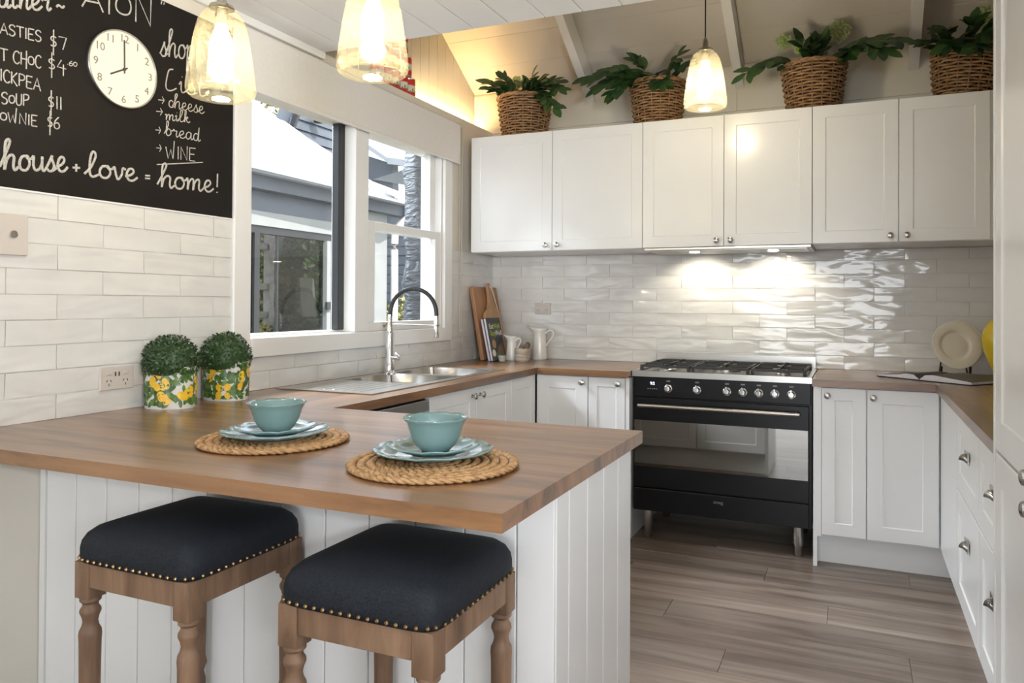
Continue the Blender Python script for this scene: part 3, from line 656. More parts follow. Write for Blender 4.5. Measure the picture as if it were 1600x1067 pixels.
# ------------------------------------------------------------------ place settings
def scal(r0, amp, n, zamp=0):
    def f(r, z, a):
        k = max(0, (r - r0 * .62) / (r0 * .38)); s = abs(math.cos(n * a / 2)) ** .7
        return r * (1 + amp * k * (s - .5)), zamp * k * (s - .5)
    return f
def setting(mx, my, px, py, bx, by, where):
    m0 = bmesh.new(); nr = 9
    for i in range(nr):
        rad = .012 + i * .0207
        for st in (0, 1):
            pts = [(mx + (rad + .0045 * math.sin(a * max(4, round(rad * 170)) + st * PI)) * math.cos(a), my + (rad + .0045 * math.sin(a * max(4, round(rad * 170)) + st * PI)) * math.sin(a), BZ + .0068 + .003 * math.cos(a * max(4, round(rad * 170)) + st * PI)) for a in [2 * PI * k / (24 + i * 22) for k in range(24 + i * 22)]]
            tube(m0, pts, .0078, 5, closed=True, flat=.55)
    lathe([(.17, BZ + .001), (.17, BZ + .005), (0, BZ + .005)], 32, loc=(mx, my, 0), bm=m0)
    solo('placemat', m0, RUSH, 'round braided seagrass placemat ' + where, 'placemat', (mx, my, BZ), 'placemats', 2)
    def plate(nm, r, z, x, y, lab, grp):
        pr = [(r * .55, 0), (r * .57, .002), (r * .60, .004), (r * .78, .008), (r * 1.0, .017), (r * 1.003, .0195), (r * .985, .0200), (r * .80, .0125), (r * .66, .008), (r * .60, .006), (0, .0055)]
        b = lathe([(0, 0)] + pr, 72, scal(r, .035, 12, .003), (x, y, z)); solo(nm, b, AQUA, lab, 'plate', (x, y, z), grp, 2)
    plate('dinner_plate', 0.132, BZ + .0146, px, py, 'larger scalloped aqua plate lying directly on the placemat ' + where, 'dinner plates')
    plate('side_plate', .100, BZ + .0250, (px + bx) / 2, (py + by) / 2, 'smaller scalloped aqua plate right under the bowl ' + where, 'side plates')
    zb = BZ + .0312
    pr = [(0, 0), (.030, 0), (.033, .003), (.046, .016), (.055, .034), (.0615, .056), (.068, .069), (.0725, .074), (.0715, .0755), (.066, .070), (.058, .056), (.051, .034), (.042, .018), (.030, .007), (0, .005)]
    solo('bowl', lathe(pr, 72, scal(.0725, .035, 10, .0028), (bx, by, zb)), AQUA, 'aqua scalloped bowl on top of the plates ' + where, 'bowl', (bx, by, zb), 'bowls', 2)
setting(.868, -3.005, .882, -3.018, .900, -3.033, 'farther left on the peninsula'); setting(1.388, -3.083, 1.372, -3.058, 1.388, -3.076, 'nearer the peninsula end')

# ------------------------------------------------------------------ lemon pots with clipped box balls
def pot(cx, cy, rot, lab, seed):
    rr = random.Random(seed); t = thing('planter', (cx, cy, BZ), lab + ' lemon-printed oval tin holding a box ball', 'planter', 'lemon planters'); A, Bb, H0 = .084, .062, .138
    obj('tin', lathe([(0, 0), (.97, 0), (1, .006), (1, H0), (1.02, H0 + .002), (.97, H0 + .002), (.95, H0 - .02), (0, H0 - .02)], 48, loc=(cx, cy, BZ), sx=A, sy=Bb, rot=rot), POTW, t, True)
    def wrap(u, v_, lift):
        a = u; x, y = (A + lift) * math.cos(a), (Bb + lift) * math.sin(a); return Vector((cx + x * math.cos(rot) - y * math.sin(rot), cy + x * math.sin(rot) + y * math.cos(rot), BZ + v_))
    def blob(bm, u, v_, la, lb, ang, point, lift):
        c = bm.verts.new(wrap(u, v_, lift)); rim = []
        for k in range(12):
            a = 2 * PI * k / 12; ex, ey = la * math.cos(a), lb * math.sin(a) * (abs(math.sin(a)) ** point if point else 1)
            dx, dy = ex * math.cos(ang) - ey * math.sin(ang), ex * math.sin(ang) + ey * math.cos(ang); rim.append(bm.verts.new(wrap(u + dx / .073, min(H0 - .001, max(.004, v_ + dy)), lift)))
        for k in range(12): bm.faces.new((c, rim[k], rim[(k + 1) % 12]))
    lf, le = bmesh.new(), bmesh.new()
    for k in range(290): blob(lf, rr.uniform(0, 2 * PI), rr.uniform(.012, .135) ** 1, rr.uniform(.012, .021), rr.uniform(.005, .009), rr.uniform(0, PI), .6, .0006 + k * 4e-6)
    for k in range(22):
        u, v_ = rr.uniform(0, 2 * PI), rr.uniform(.022, .122)
        for q in range(rr.choice((1, 2, 3))): blob(le, u + rr.uniform(-.3, .3), max(.02, min(.124, v_ + rr.uniform(-.022, .022))), rr.uniform(.012, .016), rr.uniform(.009, .0115), PI / 2 + rr.uniform(-.6, .6), 0, .0016 + k * 1e-5 + q * 6e-5)
    p_ = obj('leaf_print', lf, LEAFP, t); p_['kind'] = 'stuff'; p_ = obj('lemon_print', le, LEMON, t); p_['kind'] = 'stuff'
    fo = bmesh.new(); cz = BZ + H0 + .018; rad = .091
    bmesh.ops.create_icosphere(fo, subdivisions=3, radius=rad * .86, matrix=Matrix.Translation((cx, cy, cz)))
    for k in range(2600):
        d = Vector((rr.gauss(0, 1), rr.gauss(0, 1), rr.gauss(0, 1))).normalized()
        if d.z < -.45: continue
        p = Vector((cx, cy, cz)) + d * rad * rr.uniform(.86, 1.02); u_ = d.cross(Vector((rr.gauss(0, 1), rr.gauss(0, 1), rr.gauss(0, 1)))).normalized(); v2 = (d.cross(u_) + d * rr.uniform(-.2, 1.2)).normalized(); s = rr.uniform(.0045, .0075)
        p.x = max(p.x, .022)
        fo.faces.new([fo.verts.new(p + q) for q in (-v2 * s, u_ * s * .55, v2 * s * 1.1 + d * .001, -u_ * s * .55)])
    f_ = obj('clipped_foliage', fo, BOXL, t); f_['kind'] = 'stuff'
pot(.108, -2.665, .42, 'nearer', 3); pot(.110, -2.425, .30, 'farther, by the window,', 5)

# ------------------------------------------------------------------ electrical plates
def plate_box(name, O, U, Nn, w_, h, lab, kind):
    t = thing(name, O, lab, 'switch' if kind == 'sw' else 'power point'); M = frame(Vector((0, 0, 0)), U, Z, Nn)
    p = obj('plate', box(bmesh.new(), -w_ / 2, w_ / 2, -h / 2, h / 2, 0, .010, .0025), PLASTIC, t, world=False); p.matrix_local = M
    if kind == 'sw':
        q = obj('rocker', lathe([(.011, .010), (.0105, .015), (0, .016)], 20), CHROME, t, True, world=False); q.matrix_local = M; return
    for s in (-1, 1):
        q = obj('rocker', box(bmesh.new(), s * .030 - .009, s * .030 + .009, .012, .022, .010, .014, .0015), PLASTIC, t, world=False); q.matrix_local = M
        for dx, dy, an in ((-.007, -.008, .5), (.007, -.008, -.5), (0, -.021, 0)):
            sl = box(bmesh.new(), -.0012, .0012, -.0042, .0042, .0095, .0105); bmesh.ops.rotate(sl, verts=sl.verts, matrix=Matrix.Rotation(-an, 3, 'Z')); bmesh.ops.translate(sl, verts=sl.verts, vec=(s * .030 + dx, dy, 0)); q = obj('pin_slot', sl, SLOTM, t, world=False); q.matrix_local = M
    if kind == 'usb':
        for s in (-1, 1): q = obj('usb_port', box(bmesh.new(), s * .0065 - .0025, s * .0065 + .0025, .006, .020, .0095, .0105), SLOTM, t, world=False); q.matrix_local = M
plate_box('power_point', PX(180, 590, 'x', .009), Y, X, .122, .076, 'white double power point with charging ports left of the lemon planters', 'usb')
plate_box('light_switch', PX(17, 366, 'x', .009), Y, X, .086, .120, 'white light switch plate at the left edge below the chalkboard', 'sw')
plate_box('power_point', PX(848.5, 482, 'y', -.009), X, -Y, .110, .074, 'white double power point on the tiles above the jugs', 'gpo')

# ------------------------------------------------------------------ chalkboard with writing
cb = thing('chalkboard', (0, -2.95, 1.95), 'black chalkboard with a chalk menu and shopping list, beside the window', 'chalkboard')
obj('board', B(.001, .012, -3.62, -2.303, 1.582, 2.312), CHALKB, cb)
obj('edge_strip', B(.001, .014, -3.62, -2.303, 1.578, 1.583), TRIM, cb)
G = {  # stroke letters on a grid: cap height 10, x-height 5; '|' lifts the chalk
 'A': (7, '0,0 3.5,10 7,0|1.2,3.6 5.8,3.6'), 'S': (6, '5.6,8.4 4.4,9.8 2,9.8 .6,8.2 1,6.4 3,5.3 5,4.2 5.6,2.2 4.4,.4 2,0 .3,1.4'), 'T': (7, '0,10 7,9.8|3.4,10 3.6,0'), 'I': (2, '1,10 1,0'),
 'E': (6, '.5,10 .5,0|.5,10 5.8,10|.5,5.2 4.8,5.2|.5,0 5.8,0'), 'C': (6, '5.8,8.4 4.2,10 1.8,9.4 .4,6.5 .5,3 2,.4 4.2,0 5.8,1.5'), 'H': (6, '.5,10 .5,0|5.5,12 5.5,-3|.5,5 5.5,5'), 'O': (6, '3,8 1,7 .3,4.5 1,2.2 3,1.4 5,2.2 5.7,4.5 5,7 3,8'),
 'K': (6, '.5,10 .5,0|5.4,10 .7,4.6 5.8,-1'), 'P': (6, '.5,10 .5,0|.5,10 4.5,9.6 5.6,7.6 4.4,5.4 .5,4.6'), 'U': (6, '.4,10 .4,3 1.6,.4 3.6,.2 5.2,2 5.4,10'), 'W': (9, '0,9 2,0 4.4,7 6.4,0 7.4,14'), 'N': (7, '.5,0 .5,10 6,0 6.2,11'), 'B': (6, '.5,10 .5,0|.5,10 4,9.6 4.8,7.6 3.8,5.6 .5,5.2|.5,5.2 4.6,4.8 5.8,2.6 4.4,.3 .5,0'), 'R': (6, '.5,10 .5,0|.5,10 4.5,9.6 5.6,7.6 4.4,5.4 .5,4.8|2.6,5 6,0'),
 'L': (5, '3.6,10 2,9.4 1.2,6 .8,2 1.4,.2 3,.2 5,1.6'), '$': (6, '4.6,8 3.2,8.8 1.4,8 1.2,6.2 2.6,5.2 4.2,4.4 4.6,2.6 3.2,1.2 1,1.6|2.9,14 2.9,-6'), '7': (6, '.3,9.6 5.8,9.8 3.4,0'), '4': (7, '3.4,10 .6,4 6.6,4|4.8,7 4.8,-2'), '6': (6, '4.6,9.6 2,7 .6,3.6 1,1 3,0 5,1.2 5.2,3.4 3.6,5 1.2,4'), '1': (3, '1.4,10 1.6,0'), '0': (6, '3,8 1,6.5 .6,3.5 1.6,.6 3.6,.3 5.2,3 5,6.5 3,8'), '.': (3, '1,2 1.5,2.3'),
 '!': (3, '1.6,10 1.4,3|1.3,.6 1.4,0'), '+': (6, '.5,4 5.5,4.4|3,6.6 3,1.6'), '=': (6, '.5,5 5.5,5.2|.5,2.8 5.5,3'), '>': (8, '0,4.6 7,4.6|4.6,7.4 7,4.6 4.6,1.8'), '"': (4, '1,10 .6,7.5|2.6,10 2.2,7.5'), '~': (7, '0,2 1.6,4 3.4,3 5,1.8 6.8,3.6'), '_': (10, '0,0 10,.4'), ' ': (4, ''),
 'h': (6.2, '-1.2,1 .8,5 2.6,9.4 2,10.4 1,9 .8,4 .8,0|.8,.2 1.6,3.6 3.2,5.2 4.4,4.4 4.2,1.6 4.8,0 6.2,1.2'), 'o': (5.2, '3.4,4.9 1.4,4.6 .4,2.4 1.2,.3 3.2,.2 4.4,2.2 3.8,4.6 3.2,4.9 4,3.9 5.4,4.2'), 'u': (6, '0,4 .9,5 .9,1.8 1.8,.2 3.4,.8 4.4,3 4.5,5 4.5,1.2 5.2,0 6.2,1'), 's': (4.6, '0,.8 1.6,3.4 2.6,5.4 2.6,4.2 3.6,2 3,.2 1.4,0 .6,.8|3,.2 4.6,1.2'), 'e': (4.8, '0,1.6 2.2,2.4 3.4,3.8 2.8,5 1.4,4.6 .6,2.4 1.4,.3 3.2,.1 5,1.6'),
 'l': (4.2, '-1,.8 1.4,4 3,8.4 2.6,10.2 1.6,9.6 1,6 1,1.6 2,0 4.4,1.2'), 'v': (5, '0,4 .8,5 1.4,2 2.2,0 3.6,2 4,4.8 5.2,4.4'), 'm': (8.4, '0,4.2 .8,5 1,2.6 .9,0 1.6,3.4 2.8,5 3.6,4.2 3.5,0 4.2,3.4 5.6,5 6.4,4.2 6.2,1.2 7,0 8.4,1.2'), 'c': (4.4, '3.6,4.2 2.2,5 .8,3.8 .6,1.4 1.8,.1 3.2,.4 4.4,1.4'), 'i': (3, '0,3.6 .9,5 .9,1.4 1.6,.1 3,1.2|1.2,7.2 1.3,7.4'), 'k': (5.4, '0,1 1.6,6 2,9.4 1.2,9.8 .8,6 .8,0|.9,2.4 2.6,4.8 3.4,4 2,2.6 3.6,.2 5.4,1'), 'b': (5, '-.6,1 1.6,6 2.2,9.6 1.2,9.8 .8,5 .9,1 2.2,.1 3.8,1.6 3.6,4 2,4.8 1,3|3.8,3.6 5,4.2'), 'r': (4.4, '0,3.6 1,5.2 1.4,4.2 3,4.2 2.6,1.4 3.2,.1 4.4,1.2'), 'a': (5.4, '3.8,4.6 2,5 .6,3.4 .6,1 1.8,.1 3.4,1.6 4,4.6 3.9,1.2 4.5,.1 5.6,1.2'), 'd': (5.4, '3.8,4.6 2,5 .6,3.4 .6,1 1.8,.1 3.4,1.6 4.4,9.6 3.9,1.2 4.5,.1 5.6,1.2'), 'p': (5, '0,4 .9,5 .6,0 .3,-4.6|.9,3 2.4,5 4,4 3.6,1 1.8,.2 .8,1.2'), 't': (4, '1.6,8.6 1,3 1.4,.4 2.6,.1 4,1.2|0,5.6 3.4,5.8'), 'n': (5.6, '0,4.2 .8,5 1,2.6 .9,0 1.6,3.4 3,5 3.9,4 3.8,1 4.4,0 5.6,1.2')}
def write(s, p0, p1, h0, h1=None, pre='', post='', th=.0028, nm='chalk_lettering'):
    h1 = h1 or h0; XW = .0125; A_ = PX(*p0, 'x', XW); B_ = PX(*p1, 'x', XW); ha = PX(p0[0], p0[1] - h0, 'x', XW).z - A_.z; hb = PX(p1[0], p1[1] - h1, 'x', XW).z - B_.z
    tot = sum(G[c][0] + 1.0 * c.isupper() for c in s); bm = bmesh.new(); full = pre + s + post; x = -sum(G[c][0] + 1.0 * c.isupper() for c in pre)
    for c in full:
        adv, st = G[c]
        for stroke in st.split('|'):
            if not stroke: continue
            pts = []
            for q in stroke.split():
                gx, gy = (float(k) for k in q.split(',')); f = (x + gx) / tot; p = A_.lerp(B_, f); hh = (ha + (hb - ha) * max(-.5, min(1.5, f))) / 10
                pts.append(Vector((XW, p.y, min(p.z + gy * hh, 2.309))))
            sharp = (c.isupper() and c not in 'SCOUPBRL') or c in '714>_+=I'
            if not sharp and len(pts) > 2: pts = catmull(pts, 5)
            tube(bm, pts, th, 5, up=X, flat=.35)
        x += adv + 1.0 * c.isupper()
    return obj(nm, bm, CHALK, cb, world=True)
t1 = .0020
write('ASTIES', (0, 52), (66, 66), 17, 17, pre='P', th=t1); write('$7', (77, 73), (104, 79), 20, th=t1)
write('T CHOC', (0, 94), (66, 107), 19, pre='HO', th=t1); write('$4', (74, 108), (104, 116), 20, th=t1); write('.60', (104, 102), (121, 104), 8, th=.0015)
write('ICKPEA', (0, 126), (65, 143), 19, pre='CH', th=t1); write('SOUP', (2, 162), (47, 166), 18, th=t1); write('$11', (74, 168), (98, 172), 20, th=t1)
write('OWNIE', (0, 189), (60, 198), 17, pre='BR', th=t1); write('$6', (73, 199), (94, 202), 19, th=t1)
write('house', (4, 265), (105, 268), 46, 44, th=.0042); write('+', (112, 271), (126, 273), 24, th=.0036); write('love', (136, 275), (214, 283), 38, 36, th=.0042); write('=', (226, 284), (235, 285), 20, th=.0032); write('home', (250, 292), (333, 300), 36, 34, th=.0040); write('!', (336, 301), (343, 302), 30, th=.0036)
write('cheese', (263, 167), (319, 178), 22, th=t1); write('>', (247, 165), (258, 166), 20, th=.0016); write('milk', (258, 187), (297, 192), 18, th=t1); write('>', (244, 183), (255, 184), 20, th=.0016)
write('bread', (258, 211), (313, 221), 22, th=t1); write('>', (243, 212), (252, 213), 20, th=.0016); write('WINE', (259, 247), (307, 252), 20, th=t1); write('>', (244, 240), (253, 241), 20, th=.0016); write('_', (245, 257), (317, 254), 10, th=t1)
write('sho', (250, 87), (291, 92), 42, 42, post='p', th=.0030); write('Li', (256, 140), (291, 146), 34, post='st', th=.0026)
write('ner', (28, 13), (80, 17), 40, th=.0036, pre='di'); write('~', (88, 14), (101, 15), 16, th=.0036); write('AION', (128, 10), (243, 43), 30, 52, th=.0030); write('"', (250, 36), (260, 38), 40, th=.0022)

# wall clock
cc = PX(196, 108, 'x', .03); t = thing('wall_clock', (.0125, cc.y, cc.z), 'round white wall clock showing eight, hung on the chalkboard', 'clock')
MC = frame(Vector((0, 0, 0)), Y, Z, X); cr = .128
for nm, pr, m_ in (('case', [(0, 0), (cr, 0), (cr, .011), (cr - .002, .014), (cr - .0045, .014), (cr - .006, .010), (0, .010)], NICKEL), ('dial', [(0, .0102), (cr - .0062, .0102), (cr - .0062, .0106), (0, .0106)], CLOCKF), ('hub', [(.005, .0105), (.005, .016), (0, .016)], CLOCKD)):
    o = obj(nm, lathe(pr, 64 if nm != 'hub' else 16), m_, t, True, world=False); o.matrix_local = MC
for n in range(1, 13):
    a = PI / 2 - n * PI / 6; put_text('numeral', str(n), .036, frame(Vector((.0111, math.cos(a) * .100, math.sin(a) * .100)), Y, Z, X), CLOCKN, t)
for nm, a, l, wd in (('hour_hand', PI / 2 - 8 * PI / 6, .058, .0026), ('minute_hand', PI / 2 + .02, .096, .0022)):
    b = box(bmesh.new(), -.014, l, -wd, wd, .0125 if nm[0] == 'h' else .0140, .0133 if nm[0] == 'h' else .0147); bmesh.ops.rotate(b, verts=b.verts, matrix=Matrix.Rotation(a, 3, 'Z')); o = obj(nm, b, CLOCKD, t, world=False); o.matrix_local = MC

# ------------------------------------------------------------------ pendant lamps
def pendant(x, y, zb, ztop, lab, power):
    t = thing('pendant_lamp', (x, y, ztop), lab, 'lamp', 'seeded glass pendants'); H0 = .262; Rr = .0975
    outer = [(.020, H0), (.034, H0 - .004), (.052, H0 - .018), (.066, H0 - .045), (.076, H0 - .085), (.085, H0 - .140), (.092, .070), (.0965, .035), (.0975, .020), (.094, .007), (.086, .0)]
    obj('glass_shade', lathe(outer + [(.080, .002), (.085, .010), (.0885, .022), (.088, .035)], 40, loc=(x, y, zb)), SEED, t, 2)
    obj('cap', lathe([(.036, H0 - .002), (.033, H0 + .006), (.018, H0 + .010), (.0135, H0 + .016), (.0125, H0 + .036), (.010, H0 + .048), (.006, H0 + .058), (0, H0 + .058)], 24, loc=(x, y, zb)), NICKEL, t, True)
    obj('socket', lathe([(0, H0 - .004), (.018, H0 - .004), (.018, H0 - .05), (0, H0 - .05)], 16, loc=(x, y, zb)), NICKEL, t, True)
    obj('bulb', lathe([(0, H0 - .05), (.013, H0 - .05), (.018, H0 - .066), (.029, H0 - .092), (.032, H0 - .112), (.028, H0 - .132), (.015, H0 - .145), (0, H0 - .148)], 20, loc=(x, y, zb)), BULB, t, 2)
    obj('cord', T([(x, y, zb + H0 + .05), (x, y, ztop - .01)], .0032, 6), RUBBER, t, True); obj('ceiling_rose', lathe([(0, 0), (.05, 0), (.048, -.012), (.02, -.022), (0, -.022)], 24, loc=(x, y, ztop)), TRIM, t, True)
    l = bpy.data.lights.new('pendant_bulb', 'POINT'); l.energy = power; l.color = (1, .91, .76); l.shadow_soft_size = .035; o = bpy.data.objects.new('pendant_bulb', l); COL.objects.link(o); o.location = (x, y, zb + .10)
pendant(.535, -2.870, 1.858, CEIL, 'seeded glass pendant lamp in front of the chalkboard', 4); pendant(1.025, -2.810, 1.884, CEIL, 'seeded glass pendant lamp cut by the top edge, second over the peninsula', 4); pendant(1.614, -1.086, 2.150, slopez(-1.086) - .006, 'smaller-looking seeded glass pendant lamp hanging before the wall cabinets', 8.5)

# ------------------------------------------------------------------ tins and strip lamp on the ledge over the window
st = thing('strip_lamp', (-.10, -.5, CEIL), 'warm strip lamp lying on the ledge above the window', 'lamp')
obj('housing', B(-.112, -.088, -.85, -.04, CEIL + .001, CEIL + .008), PLASTIC, st); obj('diffuser', B(-.110, -.090, -.85, -.04, CEIL + .008, CEIL + .014), WARMS, st)
ll = area('strip_lamp_light', (-.10, -.42, CEIL + .02), (-.10, -.42, 3), .02, .75, 3.6, (1, .66, .28))
tin0 = None; tins = []
ce_ = PX(649, 140, 'x', -.04)
for row, cnt in ((0, 5), (1, 4), (2, 3)):
    for k in range(cnt):
        y = ce_.y - .038 - (k + row * .5) * .0765; z = CEIL + row * .111
        lab = ['bottom', 'middle', 'top'][row] + '-row red tomato tin, ' + ['nearest the wicker baskets', 'second along', 'third along', 'fourth along', 'fifth along'][k] + ' on the window ledge'
        if tin0 is None:
            t = thing('food_tin', (-.06, y, z), lab, 'tin', 'tomato tins'); q = t.location
            obj('can', lathe([(0, 0), (.0375, 0), (.038, .003), (.037, .006), (.037, .104), (.038, .107), (.0365, .110), (.034, .107), (0, .107)], 24, loc=q), STEEL, t, True)
            for nm, a, b, m_ in (('red_band', .070, .102, REDT), ('pale_band', .034, .070, WHT), ('fruit_band', .007, .034, REDT)): obj(nm, lathe([(.0372, a), (.0375, a), (.0375, b), (.0372, b)], 24, loc=q), m_, t, True)
            g = bmesh.new()
            for j in range(8):
                a = j * PI / 4
                for e in range(2): bmesh.ops.create_circle(g, cap_ends=True, segments=8, radius=.009, matrix=Matrix.Translation(q + Vector((.0378 * math.cos(a + e * .4), .0378 * math.sin(a + e * .4), .032 + e * .012))) @ Matrix.Rotation(a + e * .4, 4, 'Z') @ Matrix.Rotation(PI / 2, 4, 'Y') @ Matrix.Diagonal((1, .55, 1, 1)))
            obj('leaf_motif', g, GRNT, t)['kind'] = 'stuff'; tin0 = t
        else:
            t = copy_tree(tin0); t.location = (-.06, y, z); tag(t, lab, 'tin', 'tomato tins')

# ------------------------------------------------------------------ wicker baskets with greenery
LEAFME = None
def leaf_mesh():
    bm = bmesh.new(); rows = []
    for i in range(6):
        u = i / 5; wd = .5 * math.sin(PI * min(1, u * .92 + .04)) ** .8 * .52; zz = -.16 * u * u
        rows.append([bm.verts.new((u, -wd, zz + .10 * wd)), bm.verts.new((u, 0, zz)), bm.verts.new((u, wd, zz + .10 * wd))])
    for a, b in zip(rows, rows[1:]):
        for k in (0, 1): bm.faces.new((a[k], a[k + 1], b[k + 1], b[k]))
    me = bpy.data.meshes.new('leaf'); bm.to_mesh(me); bm.free(); me.shade_smooth(); me.materials.append(LEAF); return me
LEAFME = leaf_mesh()
def basket(x, y, r0, r1, h, lab, tilt, seed, sprays, flowers):
    rr = random.Random(seed); t = thing('wicker_basket', (x, y, UT), lab, 'basket', 'wicker baskets'); t.rotation_euler = (0, tilt, 0)
    wv = bmesh.new(); nrow = 17; ns = 18
    for i in range(nrow):
        f = i / (nrow - 1); rad = r0 + (r1 - r0) * f ** .9; z = .008 + (h - .016) * f; ph = (i % 2) * PI + rr.uniform(-.15, .15); jz = [rr.uniform(-.0012, .0012) for _ in range(8)]
        pts = [((rad + .0065 * math.sin(a * ns / 2 + ph)) * math.cos(a), (rad + .0065 * math.sin(a * ns / 2 + ph)) * math.sin(a), z + jz[k % 8]) for k, a in enumerate([2 * PI * q / 80 for q in range(80)])]
        tube(wv, pts, .0062, 5, closed=True)
    obj('weave', wv, WICK, t, 2, world=False)
    sk_ = bmesh.new()
    for k in range(ns):
        a = 2 * PI * (k + .5) / ns; tube(sk_, [(r0 * math.cos(a), r0 * math.sin(a), .004), (r1 * math.cos(a), r1 * math.sin(a), h)], .0035, 5)
    obj('stakes', sk_, WICK, t, 2, world=False)
    rm = bmesh.new()
    for s in (0, 1): tube(rm, [((r1 + .004 * math.cos(10 * a + s * PI)) * math.cos(a), (r1 + .004 * math.cos(10 * a + s * PI)) * math.sin(a), h + .005 * math.sin(10 * a + s * PI)) for a in [2 * PI * q / 80 for q in range(80)]], .008, 6, closed=True)
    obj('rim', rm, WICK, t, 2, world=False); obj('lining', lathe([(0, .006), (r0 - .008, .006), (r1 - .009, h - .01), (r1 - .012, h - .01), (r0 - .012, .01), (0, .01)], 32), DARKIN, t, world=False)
    gt = thing('leafy_branches', (x, y, UT + h * .6), sprays[0], 'foliage', 'greenery in the baskets'); sm = bmesh.new()
    for (dx, dy, dz, ln, nl, ls) in sprays[1:]:
        nl = int(nl * 1.45); ls *= 1.15
        d = Vector((dx, dy, dz)); base_ = Vector((rr.uniform(-.02, .02) + d.x * .03, rr.uniform(-.03, .0), h * .3)); top = Vector((d.x * r1 * .75, d.y * r1 * .75, h * .44)); pts = catmull([base_, top, top + d * ln * .5 + Z * ln * .12, top + d * ln - Z * ln * .06 * abs(d.x)], 5); tube(sm, pts, .0022, 5)
        for k in range(nl):
            f = .30 + .70 * (k + rr.random() * .5) / nl; i = min(len(pts) - 2, int(f * (len(pts) - 1))); p = pts[i].lerp(pts[i + 1], f * (len(pts) - 1) - i); dr_ = (pts[i + 1] - pts[i]).normalized()
            side = dr_.cross(Vector((rr.uniform(-.5, .5), -.6 + rr.uniform(-.5, .5), 1))).normalized() * (1 if k % 2 else -1); dd = (dr_ * .8 + side * rr.uniform(.5, 1.0) + Vector((0, -.25, rr.uniform(-.35, .15)))).normalized()
            if k == nl - 1: dd = dr_
            up_ = Vector((rr.uniform(-.4, .4), -.8, .75)); b_ = up_.cross(dd).normalized(); c_ = dd.cross(b_); s = ls * rr.uniform(.8, 1.15)
            if p.y + dd.y * s + y > -.035: dd.y = -abs(dd.y) * .3; dd.normalize(); b_ = up_.cross(dd).normalized(); c_ = dd.cross(b_)
            meshobj('leaf', LEAFME, gt, frame(p, dd * s, b_ * s, c_ * s))
    obj('stems', sm, STEM, gt, True, world=False)
    for (fx, fz, fr) in flowers:
        fb = bmesh.new(); c = Vector((fx, .02, h * .4 + fz))
        for k in range(150):
            d = Vector((rr.gauss(0, 1), rr.gauss(0, .7), rr.gauss(0, 1))).normalized() * fr * rr.uniform(.35, 1); bmesh.ops.create_icosphere(fb, subdivisions=1, radius=rr.uniform(.004, .0075), matrix=Matrix.Translation(c + d))
        for k in range(8):
            d = Vector((rr.gauss(0, 1), rr.gauss(0, .6), rr.gauss(0, 1))).normalized() * fr * .8; tube(fb, [c - Z * fr * 1.1, c + d], .0012, 4)
        obj('blossom', fb, LIME, gt, True, world=False)['kind'] = 'stuff'
basket(.338, -.235, .130, .168, .262, 'wicker basket closest to the window, in the warm light', 0, 11,
   ['dark leafy sprigs spilling from the basket closest to the window', (-.8, -.5, .45, .12, 9, .068), (-.5, -.4, .7, .09, 8, .06), (.6, -.5, .35, .15, 10, .07), (.85, -.45, -.05, .22, 13, .072), (.75, -.55, -.5, .25, 13, .072), (.2, -.5, .6, .09, 7, .06), (.8, -.3, .3, .2, 9, .07), (-.45, -.3, .9, .13, 9, .07), (-.8, -.35, .75, .13, 8, .075), (.35, -.35, .9, .11, 9, .07), (.6, -.4, .6, .13, 9, .07)], [(-.06, .12, .04), (.08, .10, .03)])
basket(1.185, -.235, .125, .158, .262, 'wicker basket over the second pair of doors, beside the hanging lamp', 0, 12,
   ['broad dark leaves drooping left from the basket beside the hanging lamp', (-.95, -.45, .15, .27, 13, .088), (-.8, -.55, -.15, .25, 13, .09), (-.6, -.6, -.35, .22, 12, .09), (-.35, -.5, .75, .14, 9, .08), (.1, -.6, .1, .1, 8, .08), (.25, -.65, -.35, .14, 9, .085), (.5, -.3, .85, .16, 6, .07), (.75, -.4, .45, .12, 8, .07), (-.7, -.4, .4, .2, 11, .08)], [])
basket(2.035, -.235, .127, .163, .262, 'wicker basket right of the hanging lamp, with green blossom', 0, 13,
   ['spreading leaves with lime blossom in the basket right of the hanging lamp', (-.9, -.45, -.18, .26, 12, .078), (-.8, -.5, .05, .16, 9, .07), (.95, -.35, .18, .30, 15, .085), (.9, -.5, -.05, .26, 13, .085), (.7, -.5, .1, .2, 10, .08), (-.25, -.4, .9, .13, 9, .078), (.2, -.4, .9, .11, 8, .075), (0, -.5, .8, .1, 8, .075)], [(-.155, .165, .045), (-.07, .12, .035), (.125, .185, .065)])
basket(2.735, -.235, .127, .168, .262, 'wicker basket at the far right, half hidden by the pantry', .10, 14,
   ['dark leaves hanging over the basket half hidden by the pantry', (-.4, -.7, .35, .14, 10, .078), (-.3, -.8, -.3, .16, 11, .085), (.1, -.85, -.45, .18, 11, .085), (-.75, -.4, .35, .1, 8, .07), (.1, -.6, .6, .12, 10, .08), (.5, -.6, .3, .16, 10, .08), (.35, -.75, -.1, .15, 10, .08)], [(.085, .165, .055)])

